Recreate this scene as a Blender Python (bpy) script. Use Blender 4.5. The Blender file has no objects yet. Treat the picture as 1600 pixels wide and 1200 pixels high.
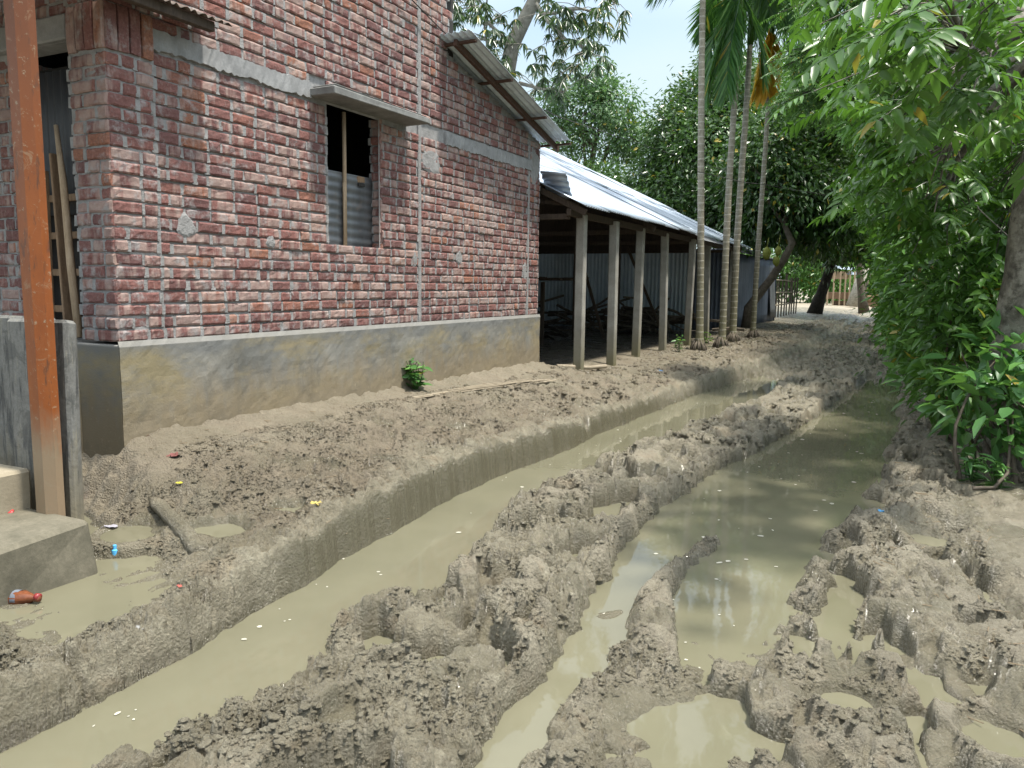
import bpy, math, random
import numpy as np
from mathutils import Vector
rng = np.random.default_rng(7)
random.seed(7)
sc = bpy.context.scene
col = sc.collection
R = math.radians

# ------------------------------------------------------------------ camera
FPX, PITCH, ROLL, YAW, CAM_H = 1230.0, R(7.2), -0.0126, R(26.7), 1.5
cf = np.array([-math.sin(YAW)*math.cos(PITCH), math.cos(YAW)*math.cos(PITCH), -math.sin(PITCH)])
cr = np.array([math.cos(YAW), math.sin(YAW), 0.0])
cu = np.cross(cr, cf)
cr, cu = cr*math.cos(-ROLL)+cu*math.sin(-ROLL), -cr*math.sin(-ROLL)+cu*math.cos(-ROLL)
CAM = np.array([0.0, 0.0, CAM_H])
cam_d = bpy.data.cameras.new('camera')
cam = bpy.data.objects.new('camera', cam_d); col.objects.link(cam)
from mathutils import Matrix
cam.matrix_world = Matrix(((cr[0], cu[0], -cf[0], 0), (cr[1], cu[1], -cf[1], 0), (cr[2], cu[2], -cf[2], CAM_H), (0, 0, 0, 1)))
cam_d.sensor_fit = 'HORIZONTAL'; cam_d.sensor_width = 36.0
cam_d.lens = 36.0*FPX/1600.0
cam_d.clip_start = 0.05; cam_d.clip_end = 3000
sc.camera = cam

def at(x, y, Y):
    """world point at depth Y (along the road) seen at photo pixel x, y"""
    d = cf + cr*((x-800)/FPX) - cu*((y-600)/FPX)
    return CAM + d*(Y/d[1])

# ------------------------------------------------------------------ light
SUN_EL, SUN_AZ = 73.0, 88.0          # azimuth clockwise from +Y
SKY_STRENGTH, SUN_STRENGTH = 0.11, 3.0
sc.view_settings.view_transform = 'Standard'
sc.view_settings.look = 'None'
sc.view_settings.gamma = 1.0
sc.view_settings.exposure = 1.32
w = bpy.data.worlds.new('World'); sc.world = w; w.use_nodes = True
nt = w.node_tree; nt.nodes.clear()
out = nt.nodes.new('ShaderNodeOutputWorld'); bg = nt.nodes.new('ShaderNodeBackground')
sky = nt.nodes.new('ShaderNodeTexSky'); sky.sky_type = 'NISHITA'; sky.sun_disc = False
sky.sun_elevation = R(SUN_EL); sky.sun_rotation = R(SUN_AZ); sky.air_density = 1.0; sky.dust_density = 1.0
tc = nt.nodes.new('ShaderNodeTexCoord'); mp = nt.nodes.new('ShaderNodeMapping'); mp.inputs['Scale'].default_value = (1.2, 1.2, 3.0)
nz = nt.nodes.new('ShaderNodeTexNoise'); nz.inputs['Scale'].default_value = 1.6; nz.inputs['Detail'].default_value = 6
rp = nt.nodes.new('ShaderNodeValToRGB'); rp.color_ramp.elements[0].position = 0.38; rp.color_ramp.elements[1].position = 0.66
rp.color_ramp.elements[0].color = (0.55, 0.55, 0.55, 1)
mx = nt.nodes.new('ShaderNodeMixRGB')
sxyz = nt.nodes.new('ShaderNodeSeparateXYZ'); nt.links.new(tc.outputs['Generated'], sxyz.inputs[0])
zr = nt.nodes.new('ShaderNodeValToRGB'); nt.links.new(sxyz.outputs[2], zr.inputs[0])      # clouds are brighter overhead than low down
zr.color_ramp.elements[0].position = 0.30; zr.color_ramp.elements[0].color = (2.9, 3.55, 3.85, 1)
zr.color_ramp.elements[1].position = 0.75; zr.color_ramp.elements[1].color = (10.0, 10.6, 11.0, 1)
nt.links.new(zr.outputs[0], mx.inputs[2])
nt.links.new(tc.outputs['Generated'], mp.inputs[0]); nt.links.new(mp.outputs[0], nz.inputs['Vector'])
nt.links.new(nz.outputs['Fac'], rp.inputs[0]); nt.links.new(rp.outputs[0], mx.inputs[0])
nt.links.new(sky.outputs[0], mx.inputs[1]); nt.links.new(mx.outputs[0], bg.inputs[0])
bg.inputs[1].default_value = SKY_STRENGTH
nt.links.new(bg.outputs[0], out.inputs[0])
sd = bpy.data.lights.new('sun', 'SUN'); sd.energy = SUN_STRENGTH; sd.angle = R(4); sd.color = (1.0, 0.95, 0.86)
so = bpy.data.objects.new('sun', sd); col.objects.link(so)
sdir = Vector((math.sin(R(SUN_AZ))*math.cos(R(SUN_EL)), math.cos(R(SUN_AZ))*math.cos(R(SUN_EL)), math.sin(R(SUN_EL))))
so.rotation_euler = sdir.to_track_quat('Z', 'Y').to_euler()
so.location = (0, 0, 30)

# ------------------------------------------------------------------ noise
def _h(ix, iy, seed):
    n = (ix.astype(np.int64)*374761393 + iy.astype(np.int64)*668265263 + seed*1274126177) & 0xffffffff
    n = ((n ^ (n >> 13))*1274126177) & 0xffffffff
    n = ((n ^ (n >> 15))*2246822519) & 0xffffffff
    return (n ^ (n >> 16)) & 0xffffffff
def perlin(x, y, seed=0):
    xi = np.floor(x); yi = np.floor(y); fx = x-xi; fy = y-yi
    u = fx*fx*fx*(fx*(fx*6-15)+10); v = fy*fy*fy*(fy*(fy*6-15)+10)
    def g(ox, oy):
        a = _h(xi+ox, yi+oy, seed)*(2*np.pi/4294967296.0)
        return np.cos(a)*(fx-ox)+np.sin(a)*(fy-oy)
    a = g(0, 0)*(1-u)+g(1, 0)*u; b = g(0, 1)*(1-u)+g(1, 1)*u
    return 1.5*(a*(1-v)+b*v)
def fbm(x, y, seed=0, o=4, gain=.5):
    s = 0; a = 1.0; f = 1.0
    for i in range(o):
        s = s+a*perlin(x*f+i*17.3, y*f-i*9.1, seed+i); a *= gain; f *= 2.03
    return s
def worley(x, y, seed=0):
    xi = np.floor(x); yi = np.floor(y)
    d = np.full(x.shape, 9.0); idv = np.zeros(x.shape)
    for ox in (-1, 0, 1):
        for oy in (-1, 0, 1):
            cx = xi+ox; cy = yi+oy
            h1 = _h(cx, cy, seed)/4294967296.0; h2 = _h(cx, cy, seed+51)/4294967296.0
            dd = (cx+h1-x)**2+(cy+h2-y)**2
            m = dd < d
            d = np.where(m, dd, d); idv = np.where(m, _h(cx, cy, seed+99)/4294967296.0, idv)
    return np.sqrt(d), idv
def plates(x, y, seed):
    xi = np.floor(x); yi = np.floor(y); d = np.full(x.shape, 9.0); d2 = np.full(x.shape, 9.0); h = np.zeros(x.shape)
    for ox in (-1, 0, 1):
        for oy in (-1, 0, 1):
            cx = xi+ox; cy = yi+oy
            px = cx+_h(cx, cy, seed)/4294967296.0-x; py = cy+_h(cx, cy, seed+51)/4294967296.0-y
            i1 = _h(cx, cy, seed+99)/4294967296.0; i2 = _h(cx, cy, seed+7)/4294967296.0; i3 = _h(cx, cy, seed+13)/4294967296.0
            dd = px*px+py*py; m = dd < d
            d2 = np.where(m, d, np.minimum(d2, dd)); h = np.where(m, (i1-.5)+1.3*(i2-.5)*px+1.3*(i3-.5)*py, h); d = np.where(m, dd, d)
    return h-.25*np.clip(1-(np.sqrt(d2)-np.sqrt(d))/.16, 0, 1)
def sm(a, b, x):  # smoothstep, also for a > b
    t = np.clip((x-a)/(b-a), 0, 1); return t*t*(3-2*t)

# ------------------------------------------------------------------ mesh helpers
def tag(o, label=None, cat=None, group=None, kind=None):
    if label: o['label'] = label
    if cat: o['category'] = cat
    if group: o['group'] = group
    if kind: o['kind'] = kind
    return o
def np_mesh(name, V, F, mats, mi=None, parent=None, smooth=True, attr=None, loc=None):
    """V (n,3); F (m,k) array or list of such arrays; attr {name: (n,) or (n,3)}"""
    if not isinstance(F, list): F = [F]
    V = np.asarray(V, dtype=np.float32)
    if loc is not None: V = V-np.asarray(loc, dtype=np.float32)
    me = bpy.data.meshes.new(name)
    me.vertices.add(len(V)); me.vertices.foreach_set('co', V.ravel())
    nl = sum(f.size for f in F); nf = sum(len(f) for f in F)
    me.loops.add(nl); me.polygons.add(nf)
    me.loops.foreach_set('vertex_index', np.concatenate([f.ravel() for f in F]).astype(np.int32))
    tot = np.concatenate([np.full(len(f), f.shape[1], dtype=np.int32) for f in F])
    me.polygons.foreach_set('loop_start', np.concatenate([[0], np.cumsum(tot)[:-1]]).astype(np.int32))
    if mi is not None: me.polygons.foreach_set('material_index', np.asarray(mi, dtype=np.int32))
    me.polygons.foreach_set('use_smooth', np.full(nf, smooth, dtype=bool))
    me.update(calc_edges=True)
    for k, a in (attr or {}).items():
        a = np.asarray(a, dtype=np.float32)
        if a.ndim == 1:
            at_ = me.attributes.new(k, 'FLOAT', 'POINT'); at_.data.foreach_set('value', a)
        else:
            at_ = me.attributes.new(k, 'FLOAT_VECTOR', 'POINT'); at_.data.foreach_set('vector', a.ravel())
    for m in (mats if isinstance(mats, (list, tuple)) else [mats]): me.materials.append(m)
    o = bpy.data.objects.new(name, me); col.objects.link(o)
    if loc is not None: o.location = loc
    if parent is not None: o.parent = parent
    return o
def empty(name, loc=(0, 0, 0)):
    o = bpy.data.objects.new(name, None); col.objects.link(o); o.location = loc
    return o

class MB:
    def __init__(s): s.v = []; s.f = []; s.m = []
    def add(s, vs, fs, m=0):
        b = len(s.v); s.v += [tuple(map(float, p)) for p in vs]
        s.f += [tuple(i+b for i in f) for f in fs]; s.m += [m]*len(fs); return s
    def box(s, c, d, ax=None, m=0, jit=0.0, bev=0.0):
        """box centre c, full sizes d, optional 3x3 axes (rows); bevelled corners"""
        c = np.array(c, float); d = np.array(d, float)/2
        A = np.eye(3) if ax is None else np.array(ax, float)
        b = min(bev, d.min()*.6)
        if b <= 0:
            vs = [c+A.T@(d*np.array(q))+rng.normal(0, jit, 3)*(jit > 0) for q in
                  [(-1,-1,-1),(1,-1,-1),(1,1,-1),(-1,1,-1),(-1,-1,1),(1,-1,1),(1,1,1),(-1,1,1)]]
            return s.add(vs, [(0,3,2,1),(4,5,6,7),(0,1,5,4),(1,2,6,5),(2,3,7,6),(3,0,4,7)], m)
        vs = []; idx = {}
        for q in [(a, b2, c2) for a in (-1,1) for b2 in (-1,1) for c2 in (-1,1)]:
            j = rng.normal(0, jit, 3)*(jit > 0)
            for k in range(3):
                p = (d-b)*np.array(q); p[k] = d[k]*q[k]
                idx[(q, k)] = len(vs); vs.append(c+A.T@p+j)
        fs = []
        for k in range(3):
            i, j = [(1,2),(2,0),(0,1)][k]
            for sgn in (-1, 1):
                f = []
                for (a, b2) in [(-1,-1),(1,-1),(1,1),(-1,1)]:
                    q = [0,0,0]; q[k] = sgn; q[i] = a; q[j] = b2; f.append(idx[(tuple(q), k)])
                fs.append(tuple(f) if sgn > 0 else tuple(f[::-1]))
        for k in range(3):
            i, j = [(1,2),(2,0),(0,1)][k]
            for a in (-1,1):
                for b2 in (-1,1):
                    q1 = [0,0,0]; q2 = [0,0,0]; q1[i] = q2[i] = a; q1[j] = q2[j] = b2; q1[k] = -1; q2[k] = 1
                    q1 = tuple(q1); q2 = tuple(q2)
                    f = (idx[(q1, i)], idx[(q2, i)], idx[(q2, j)], idx[(q1, j)])
                    fs.append(f if a*b2 < 0 else f[::-1])
        for q in [(a, b2, c2) for a in (-1,1) for b2 in (-1,1) for c2 in (-1,1)]:
            f = (idx[(q, 0)], idx[(q, 1)], idx[(q, 2)])
            fs.append(f if q[0]*q[1]*q[2] > 0 else f[::-1])
        return s.add(vs, fs, m)
    def bar(s, p, q, w_, h_, up=(0, 0, 1), m=0, bev=0.004, jit=0):
        p = np.array(p, float); q = np.array(q, float); d = q-p; L = np.linalg.norm(d); d /= L
        u_ = np.array(up, float); sd_ = np.cross(d, u_)
        if np.linalg.norm(sd_) < 1e-3: sd_ = np.cross(d, (1, 0, 0))
        sd_ /= np.linalg.norm(sd_); u_ = np.cross(sd_, d)
        return s.box((p+q)/2, (L, w_, h_), (d, sd_, u_), m, jit, bev)
    def tube(s, pts, rad, n=8, m=0, cap=True, rough=0.0):
        pts = np.array(pts, float); rad = np.broadcast_to(np.array(rad, float), (len(pts),))
        T = np.gradient(pts, axis=0); T /= np.linalg.norm(T, axis=1)[:, None]+1e-9
        ref = np.array((0.3, 0.9, 0.1)) if abs(T[:, 2]).mean() > .6 else np.array((0, 0, 1.))
        vs = []
        for p, t, r_ in zip(pts, T, rad):
            a = np.cross(t, ref); a /= np.linalg.norm(a); b = np.cross(t, a)
            for k in range(n):
                th = 2*math.pi*k/n; rr = r_*(1+rough*rng.normal())
                vs.append(p+rr*(math.cos(th)*a+math.sin(th)*b))
        fs = [(i*n+k, i*n+(k+1) % n, (i+1)*n+(k+1) % n, (i+1)*n+k) for i in range(len(pts)-1) for k in range(n)]
        if cap: fs += [tuple(range(n))[::-1], tuple((len(pts)-1)*n+k for k in range(n))]
        return s.add(vs, fs, m)
    def build(s, name, mats, parent=None, smooth=False, loc=None):
        me = bpy.data.meshes.new(name)
        v = s.v if loc is None else [tuple(np.array(p)-np.array(loc)) for p in s.v]
        me.from_pydata(v, [], s.f)
        for m in (mats if isinstance(mats, (list, tuple)) else [mats]): me.materials.append(m)
        me.polygons.foreach_set('material_index', s.m)
        me.polygons.foreach_set('use_smooth', [smooth]*len(s.f)); me.update()
        o = bpy.data.objects.new(name, me); col.objects.link(o)
        if loc is not None: o.location = loc
        if parent is not None: o.parent = parent
        return o
def child(o, parent):
    o.parent = parent
    if parent.location.length: o.matrix_parent_inverse = Matrix.Translation(parent.location).inverted()
    return o

# ------------------------------------------------------------------ materials
class N:
    def __init__(s, name):
        s.m = bpy.data.materials.new(name); s.m.use_nodes = True; s.t = s.m.node_tree; s.t.nodes.clear()
        s.out = s.t.nodes.new('ShaderNodeOutputMaterial'); s.p = s.t.nodes.new('ShaderNodeBsdfPrincipled')
        s.t.links.new(s.p.outputs[0], s.out.inputs[0])
    def n(s, t, **kw):
        x = s.t.nodes.new('ShaderNode'+t)
        for k, v in kw.items(): setattr(x, k, v)
        return x
    def l(s, a, b): s.t.links.new(a, b)
    def co(s, scale=(1, 1, 1), kind='Object'):
        c = s.n('TexCoord'); m = s.n('Mapping'); m.inputs['Scale'].default_value = scale
        s.l(c.outputs[kind], m.inputs[0]); return m.outputs[0]
    def noise(s, vec, scale, detail=5, rough=.55, dist=0):
        x = s.n('TexNoise'); x.inputs['Scale'].default_value = scale; x.inputs['Detail'].default_value = detail
        x.inputs['Roughness'].default_value = rough; x.inputs['Distortion'].default_value = dist
        s.l(vec, x.inputs['Vector']); return x.outputs['Fac']
    def ramp(s, fac, stops):
        x = s.n('ValToRGB'); e = x.color_ramp.elements
        while len(e) < len(stops): e.new(.5)
        for i, (p, c) in enumerate(stops):
            e[i].position = p; e[i].color = (*c, 1) if len(c) == 3 else c
        s.l(fac, x.inputs[0]); return x.outputs[0]
    def mix(s, fac, a, b, mode='MIX'):
        x = s.n('MixRGB', blend_type=mode)
        for i, v in ((0, fac), (1, a), (2, b)):
            if hasattr(v, 'links'): s.l(v, x.inputs[i])
            elif i == 0: x.inputs[0].default_value = v
            else: x.inputs[i].default_value = (*v, 1)
        return x.outputs[0]
    def math(s, op, a, b=0.5, clamp=False):
        x = s.n('Math', operation=op, use_clamp=clamp)
        for i, v in ((0, a), (1, b)):
            if hasattr(v, 'links'): s.l(v, x.inputs[i])
            else: x.inputs[i].default_value = v
        return x.outputs[0]
    def attr(s, name, o='Fac'):
        x = s.n('Attribute', attribute_name=name); return x.outputs[o]
    def bump(s, h, strength=.3, dist=.01):
        b = s.n('Bump'); b.inputs['Strength'].default_value = strength; b.inputs['Distance'].default_value = dist
        s.l(h, b.inputs['Height']); s.l(b.outputs[0], s.p.inputs['Normal'])
    def set(s, color=None, rough=None, spec=None, metal=None):
        for k, v in (('Base Color', color), ('Roughness', rough), ('Specular IOR Level', spec), ('Metallic', metal)):
            if v is None: continue
            if hasattr(v, 'links'): s.l(v, s.p.inputs[k])
            elif k == 'Base Color': s.p.inputs[k].default_value = (*v, 1)
            else: s.p.inputs[k].default_value = v
        return s.m

def V3(c): return c
def mat_mud():
    q = N('mud'); c = q.co()
    a = q.noise(c, 1.1, 6); b = q.noise(c, 7, 7, .68); d = q.noise(c, 26, 9, .74); e = q.noise(c, 160, 4, .7); f = q.noise(c, 2.6, 6, .7, .6)
    vo = q.n('TexVoronoi'); vo.inputs['Scale'].default_value = 75; q.l(c, vo.inputs['Vector']); v_ = q.math('SUBTRACT', 1.0, vo.outputs['Distance'])
    base = q.ramp(a, [(.32, (.260, .233, .166)), (.52, (.345, .312, .228)), (.72, (.400, .364, .272))])
    base = q.mix(q.ramp(b, [(.36, (0, 0, 0)), (.62, (1, 1, 1))]), (.225, .200, .140), base)
    base = q.mix(q.ramp(d, [(.42, (.6, .6, .6)), (.62, (0, 0, 0))]), base, (.150, .131, .090))
    base = q.mix(q.ramp(f, [(.56, (0, 0, 0)), (.66, (.55, .55, .55))]), base, (.255, .198, .124))
    base = q.mix(q.math('MULTIPLY', q.attr('brown'), .8), base, q.ramp(b, [(.35, (.120, .094, .061)), (.65, (.215, .170, .114))]))
    wp = q.ramp(q.noise(c, 1.9, 7, .66, .8), [(.36, (.75, .75, .75)), (.50, (0, 0, 0))])
    base = q.mix(wp, base, (.165, .148, .100))
    dry = q.attr('dry')  # also carries painted shade under the shed and painted sun on the far road
    base = q.mix(q.math('MULTIPLY', dry, .75, True), base, (.275, .236, .172))
    base = q.mix(q.math('MULTIPLY', dry, -1.0, True), base, (.055, .045, .034))  # negative values: shade under the shed roof, painted as dark soil
    dry = q.math('MULTIPLY', dry, 1.0, True)
    wet = q.attr('wet')
    base = q.mix(q.math('MULTIPLY', wet, .85), base, (.098, .088, .057))
    ro = q.ramp(f, [(.36, (.17, .17, .17)), (.50, (.31, .31, .31)), (.66, (.52, .52, .52))])
    ro = q.math('ADD', ro, q.math('MULTIPLY', q.math('SUBTRACT', b, .5), .35))
    ro = q.math('SUBTRACT', ro, q.math('MULTIPLY', wp, .14))
    ro = q.math('SUBTRACT', ro, q.math('MULTIPLY', wet, .25))
    ro = q.math('MAXIMUM', q.math('ADD', ro, q.math('MULTIPLY', dry, .35), True), .12)
    hgt = q.math('ADD', q.math('ADD', d, q.math('MULTIPLY', v_, .22)), q.math('MULTIPLY', e, .25))
    q.bump(q.math('MULTIPLY', hgt, q.math('SUBTRACT', 1.0, q.math('MULTIPLY', wet, .6))), 1.0, .042)
    return q.set(base, ro, .65)
def mat_water():
    q = N('muddy_water'); c = q.co()
    a = q.noise(c, 1.3, 4)
    base = q.ramp(a, [(.3, (.118, .112, .074)), (.7, (.148, .140, .094))])
    q.p.inputs['IOR'].default_value = 1.33
    r_ = q.noise(q.co((1, .6, 1)), 7, 3)
    q.bump(r_, .035, .02)
    return q.set(base, .03, .5)
def mat_brick():
    q = N('brick'); c = q.n('TexCoord').outputs['Object']
    sp = q.n('SeparateXYZ'); q.l(c, sp.inputs[0])
    al = q.math('ADD', sp.outputs[0], sp.outputs[1])
    at_ = q.n('Attribute', attribute_name='rnd'); ra = q.n('SeparateXYZ'); q.l(at_.outputs['Vector'], ra.inputs[0])
    cb = q.n('CombineXYZ'); q.l(q.math('MULTIPLY', al, 13.0), cb.inputs[0])
    q.l(q.math('MULTIPLY', sp.outputs[2], 2.5), cb.inputs[1]); q.l(q.math('MULTIPLY', ra.outputs[1], 90.0), cb.inputs[2])
    band = q.noise(cb.outputs[0], 1.0, 3, .55)
    thr = q.math('ADD', band, q.math('MULTIPLY', q.math('SUBTRACT', ra.outputs[2], .5), .34))
    pale = q.ramp(thr, [(.475, (0, 0, 0)), (.60, (1, 1, 1))])
    red = q.ramp(ra.outputs[0], [(.0, (.150, .080, .077)), (.45, (.205, .102, .092)), (.85, (.245, .114, .098)), (.98, (.300, .140, .090))])
    fine = q.noise(c, 55, 6, .7)
    red = q.mix(q.ramp(fine, [(.35, (.6, .6, .6)), (.65, (0, 0, 0))]), red, (.085, .040, .036))
    pc = q.ramp(q.noise(c, 20, 4), [(.3, (.270, .190, .168)), (.7, (.410, .322, .280))])
    base = q.mix(q.math('MULTIPLY', pale, .68), red, pc)
    smear = q.ramp(q.noise(c, 8.5, 7, .68), [(.53, (0, 0, 0)), (.65, (1, 1, 1))])
    base = q.mix(q.math('MULTIPLY', smear, .72), base, (.31, .30, .295))
    dust = q.ramp(q.noise(c, 30, 6, .75), [(.55, (0, 0, 0)), (.75, (1, 1, 1))])
    base = q.mix(q.math('MULTIPLY', dust, .5), base, (.37, .325, .30))
    q.bump(q.math('ADD', fine, q.math('MULTIPLY', q.noise(c, 200, 3), .4)), .5, .008)
    return q.set(base, .9, .2)
def mat_mortar():
    q = N('mortar'); c = q.co(); a = q.noise(c, 12, 6, .7); b = q.noise(c, 90, 4)
    base = q.ramp(a, [(.3, (.185, .180, .175)), (.7, (.325, .32, .315))])
    q.bump(q.math('ADD', a, b), .6, .01)
    return q.set(base, .95, .15)
def mat_concrete(name, lo=(.20, .195, .185), hi=(.36, .35, .335), stain=None, z0=None, z1=None, sc_=3.0):
    q = N(name); c = q.co(); a = q.noise(c, sc_, 7, .62); b = q.noise(c, 60, 5, .7)
    base = q.ramp(a, [(.3, lo), (.7, hi)])
    base = q.mix(q.ramp(b, [(.4, (.35, .35, .35)), (.6, (0, 0, 0))]), base, lo)
    if stain is not None:
        sp = q.n('SeparateXYZ'); q.l(c, sp.inputs[0])
        g = q.math('ADD', sp.outputs[2], q.math('MULTIPLY', q.math('SUBTRACT', q.noise(q.co((1, 1, .25)), 3.0, 6, .65), .5), .9))
        mr = q.n('MapRange'); mr.inputs[1].default_value = z1; mr.inputs[2].default_value = z0
        q.l(g, mr.inputs[0])
        base = q.mix(q.math('MULTIPLY', mr.outputs[0], .95), base, stain)
    q.bump(q.math('ADD', q.math('MULTIPLY', a, .5), b), .35, .006)
    return q.set(base, .88, .25)
def mat_plinth():
    q = N('plinth_cement'); c = q.co(); sp = q.n('SeparateXYZ'); q.l(c, sp.inputs[0])
    a = q.noise(c, 2.2, 7, .6); b = q.noise(c, 75, 5, .7); st = q.noise(q.co((2, 2, .35)), 5, 6, .65)
    grey = q.ramp(a, [(.3, (.120, .122, .115)), (.7, (.245, .235, .205))])
    y = q.ramp(q.noise(q.co((1, 1, 2.2)), 1.7, 7, .66), [(.46, (0, 0, 0)), (.62, (1, 1, 1))])
    base = q.mix(q.math('MULTIPLY', y, .8), grey, (.250, .205, .110))
    g = q.math('ADD', sp.outputs[2], q.math('MULTIPLY', q.math('SUBTRACT', st, .5), .55))
    mr = q.n('MapRange'); mr.inputs[1].default_value = .92; mr.inputs[2].default_value = .62; q.l(g, mr.inputs[0])
    base = q.mix(q.math('MULTIPLY', mr.outputs[0], .85), base, (.205, .165, .105))
    damp = q.ramp(q.noise(q.co((1, 1, .5)), 2.6, 7, .68), [(.54, (0, 0, 0)), (.66, (1, 1, 1))])
    base = q.mix(q.math('MULTIPLY', damp, .55), base, (.100, .092, .072))
    spl = q.ramp(q.noise(c, 24, 8, .8), [(.56, (0, 0, 0)), (.64, (1, 1, 1))])
    base = q.mix(q.math('MULTIPLY', q.math('MULTIPLY', spl, mr.outputs[0]), .7), base, (.28, .235, .165))
    mr2 = q.n('MapRange'); mr2.inputs[1].default_value = 1.00; mr2.inputs[2].default_value = 1.07
    q.l(q.math('ADD', sp.outputs[2], q.math('MULTIPLY', q.math('SUBTRACT', a, .5), .35)), mr2.inputs[0])
    base = q.mix(q.math('MULTIPLY', mr2.outputs[0], .7), base, (.135, .140, .140))
    mr3 = q.n('MapRange'); mr3.inputs[1].default_value = 1.082; mr3.inputs[2].default_value = 1.09; q.l(sp.outputs[2], mr3.inputs[0])
    base = q.mix(q.math('MULTIPLY', mr3.outputs[0], .6), base, (.30, .29, .27))
    q.bump(q.math('ADD', q.math('MULTIPLY', a, .6), b), .5, .006)
    return q.set(base, .82, .3)
def mat_pillar():
    q = N('stained_cement'); c = q.co(); sp = q.n('SeparateXYZ'); q.l(c, sp.inputs[0])
    st = q.noise(q.co((1, 1, .12)), 16, 7, .72); bl = q.noise(c, 5, 8, .72, .8); fi = q.noise(c, 60, 6, .7)
    base = q.ramp(bl, [(.35, (.12, .12, .115)), (.65, (.25, .245, .225))])
    base = q.mix(q.ramp(st, [(.50, (0, 0, 0)), (.58, (.9, .9, .9))]), base, (.045, .047, .048))
    base = q.mix(q.ramp(bl, [(.50, (0, 0, 0)), (.58, (.75, .75, .75))]), base, (.065, .066, .064))
    base = q.mix(q.ramp(st, [(.36, (.8, .8, .8)), (.42, (0, 0, 0))]), base, (.27, .25, .195))
    base = q.mix(q.ramp(fi, [(.42, (.4, .4, .4)), (.6, (0, 0, 0))]), base, (.12, .115, .10))
    g = q.math('ADD', sp.outputs[2], q.math('MULTIPLY', q.math('SUBTRACT', st, .5), .9))
    mr = q.n('MapRange'); mr.inputs[1].default_value = .70; mr.inputs[2].default_value = .32; q.l(g, mr.inputs[0])
    base = q.mix(q.math('MULTIPLY', mr.outputs[0], .9), base, (.215, .185, .125))
    q.bump(q.math('ADD', bl, fi), .5, .006)
    return q.set(base, .85, .25)
def mat_tin(name, a=(.30, .34, .38), b=(.50, .55, .60), rust=(.16, .10, .07), r_amt=.3, rough=.38, metal=.75):
    q = N(name); c = q.co(); n1 = q.noise(c, 1.6, 6, .6); n2 = q.noise(c, 14, 6, .7)
    n1 = q.math('ADD', q.math('MULTIPLY', n1, .45), q.math('MULTIPLY', q.noise(q.co((.35, 7, .35)), 1.4, 6, .65), .55))
    base = q.ramp(n1, [(.34, a), (.62, b)])
    rm = q.ramp(n2, [(.55, (0, 0, 0)), (.7, (1, 1, 1))])
    base = q.mix(q.math('MULTIPLY', rm, r_amt), base, rust)
    ro = q.math('ADD', q.math('MULTIPLY', n2, .3), rough-.15)
    mt = q.math('SUBTRACT', metal, q.math('MULTIPLY', rm, r_amt))
    return q.set(base, ro, .5, mt)
def mat_wood(name, a=(.16, .10, .06), b=(.32, .22, .14), axis=(6, 6, 1.0), rough=.8):
    q = N(name); c = q.co(axis); n1 = q.noise(c, 6, 6, .65, 1.0); n2 = q.noise(q.co(), 70, 4)
    q.bump(n1, .4, .006)
    return q.set(q.mix(.25, q.ramp(n1, [(.3, a), (.7, b)]), q.ramp(n2, [(.3, a), (.7, b)])), rough, .25)
def mat_bark(name, a, b, spots=None, sc_=9.0, zs=1.0):
    q = N(name); c = q.co((1, 1, zs)); n1 = q.noise(c, sc_, 7, .68, .5); n2 = q.noise(q.co(), 40, 5, .7)
    base = q.ramp(n1, [(.32, a), (.68, b)])
    if spots is not None:
        s1 = q.ramp(q.noise(q.co(), 5.0, 6, .7), [(.5, (0, 0, 0)), (.6, (1, 1, 1))])
        base = q.mix(q.math('MULTIPLY', s1, .8), base, spots)
    q.bump(q.math('ADD', n1, q.math('MULTIPLY', n2, .5)), .7, .02)
    return q.set(base, .9, .2)
def mat_palm_bark():
    q = N('palm_bark'); c = q.n('TexCoord').outputs['Object']; sp = q.n('SeparateXYZ'); q.l(c, sp.inputs[0])
    n1 = q.noise(c, 5, 6, .65)
    ring = q.math('FRACT', q.math('ADD', q.math('MULTIPLY', sp.outputs[2], 7.5), q.math('MULTIPLY', n1, .35)))
    rg = q.ramp(ring, [(.0, (1, 1, 1)), (.10, (1, 1, 1)), (.18, (0, 0, 0))])
    base = q.ramp(q.noise(c, 14, 6, .7), [(.3, (.135, .118, .085)), (.7, (.30, .275, .215))])
    mr = q.n('MapRange'); mr.inputs[1].default_value = 2.6; mr.inputs[2].default_value = .4
    q.l(q.math('ADD', sp.outputs[2], q.math('MULTIPLY', q.math('SUBTRACT', n1, .5), 2.5)), mr.inputs[0])
    base = q.mix(q.math('MULTIPLY', mr.outputs[0], .6), base, (.130, .125, .052))
    base = q.mix(q.math('MULTIPLY', rg, .5), base, (.42, .40, .35))
    q.bump(q.math('ADD', n1, rg), .4, .01)
    return q.set(base, .85, .25)
def mat_leaf(name, c0, c1, c2, trans=.35, rough=.42, spec=.4):
    q = N(name); r_ = q.attr('rnd')
    base = q.ramp(r_, [(.0, c0), (.5, c1), (.90, c2), (.985, c2), (1.0, (.34, .27, .035))])
    q.set(base, rough-.06, spec+.15)
    tr = q.n('BsdfTranslucent'); ms = q.n('MixShader'); ms.inputs[0].default_value = trans
    tcol = q.mix(.5, base, (.10, .22, .015))
    q.l(tcol, tr.inputs[0]); q.l(q.p.outputs[0], ms.inputs[1]); q.l(tr.outputs[0], ms.inputs[2]); q.l(ms.outputs[0], q.out.inputs[0])
    return q.m
def mat_plain(name, c, rough=.6, var=.2, sc_=20, spec=.4):
    q = N(name); n1 = q.noise(q.co(), sc_, 5, .65)
    return q.set(q.ramp(n1, [(.3, tuple(x*(1-var) for x in c)), (.7, tuple(min(1, x*(1+var)) for x in c))]), rough, spec)
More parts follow.
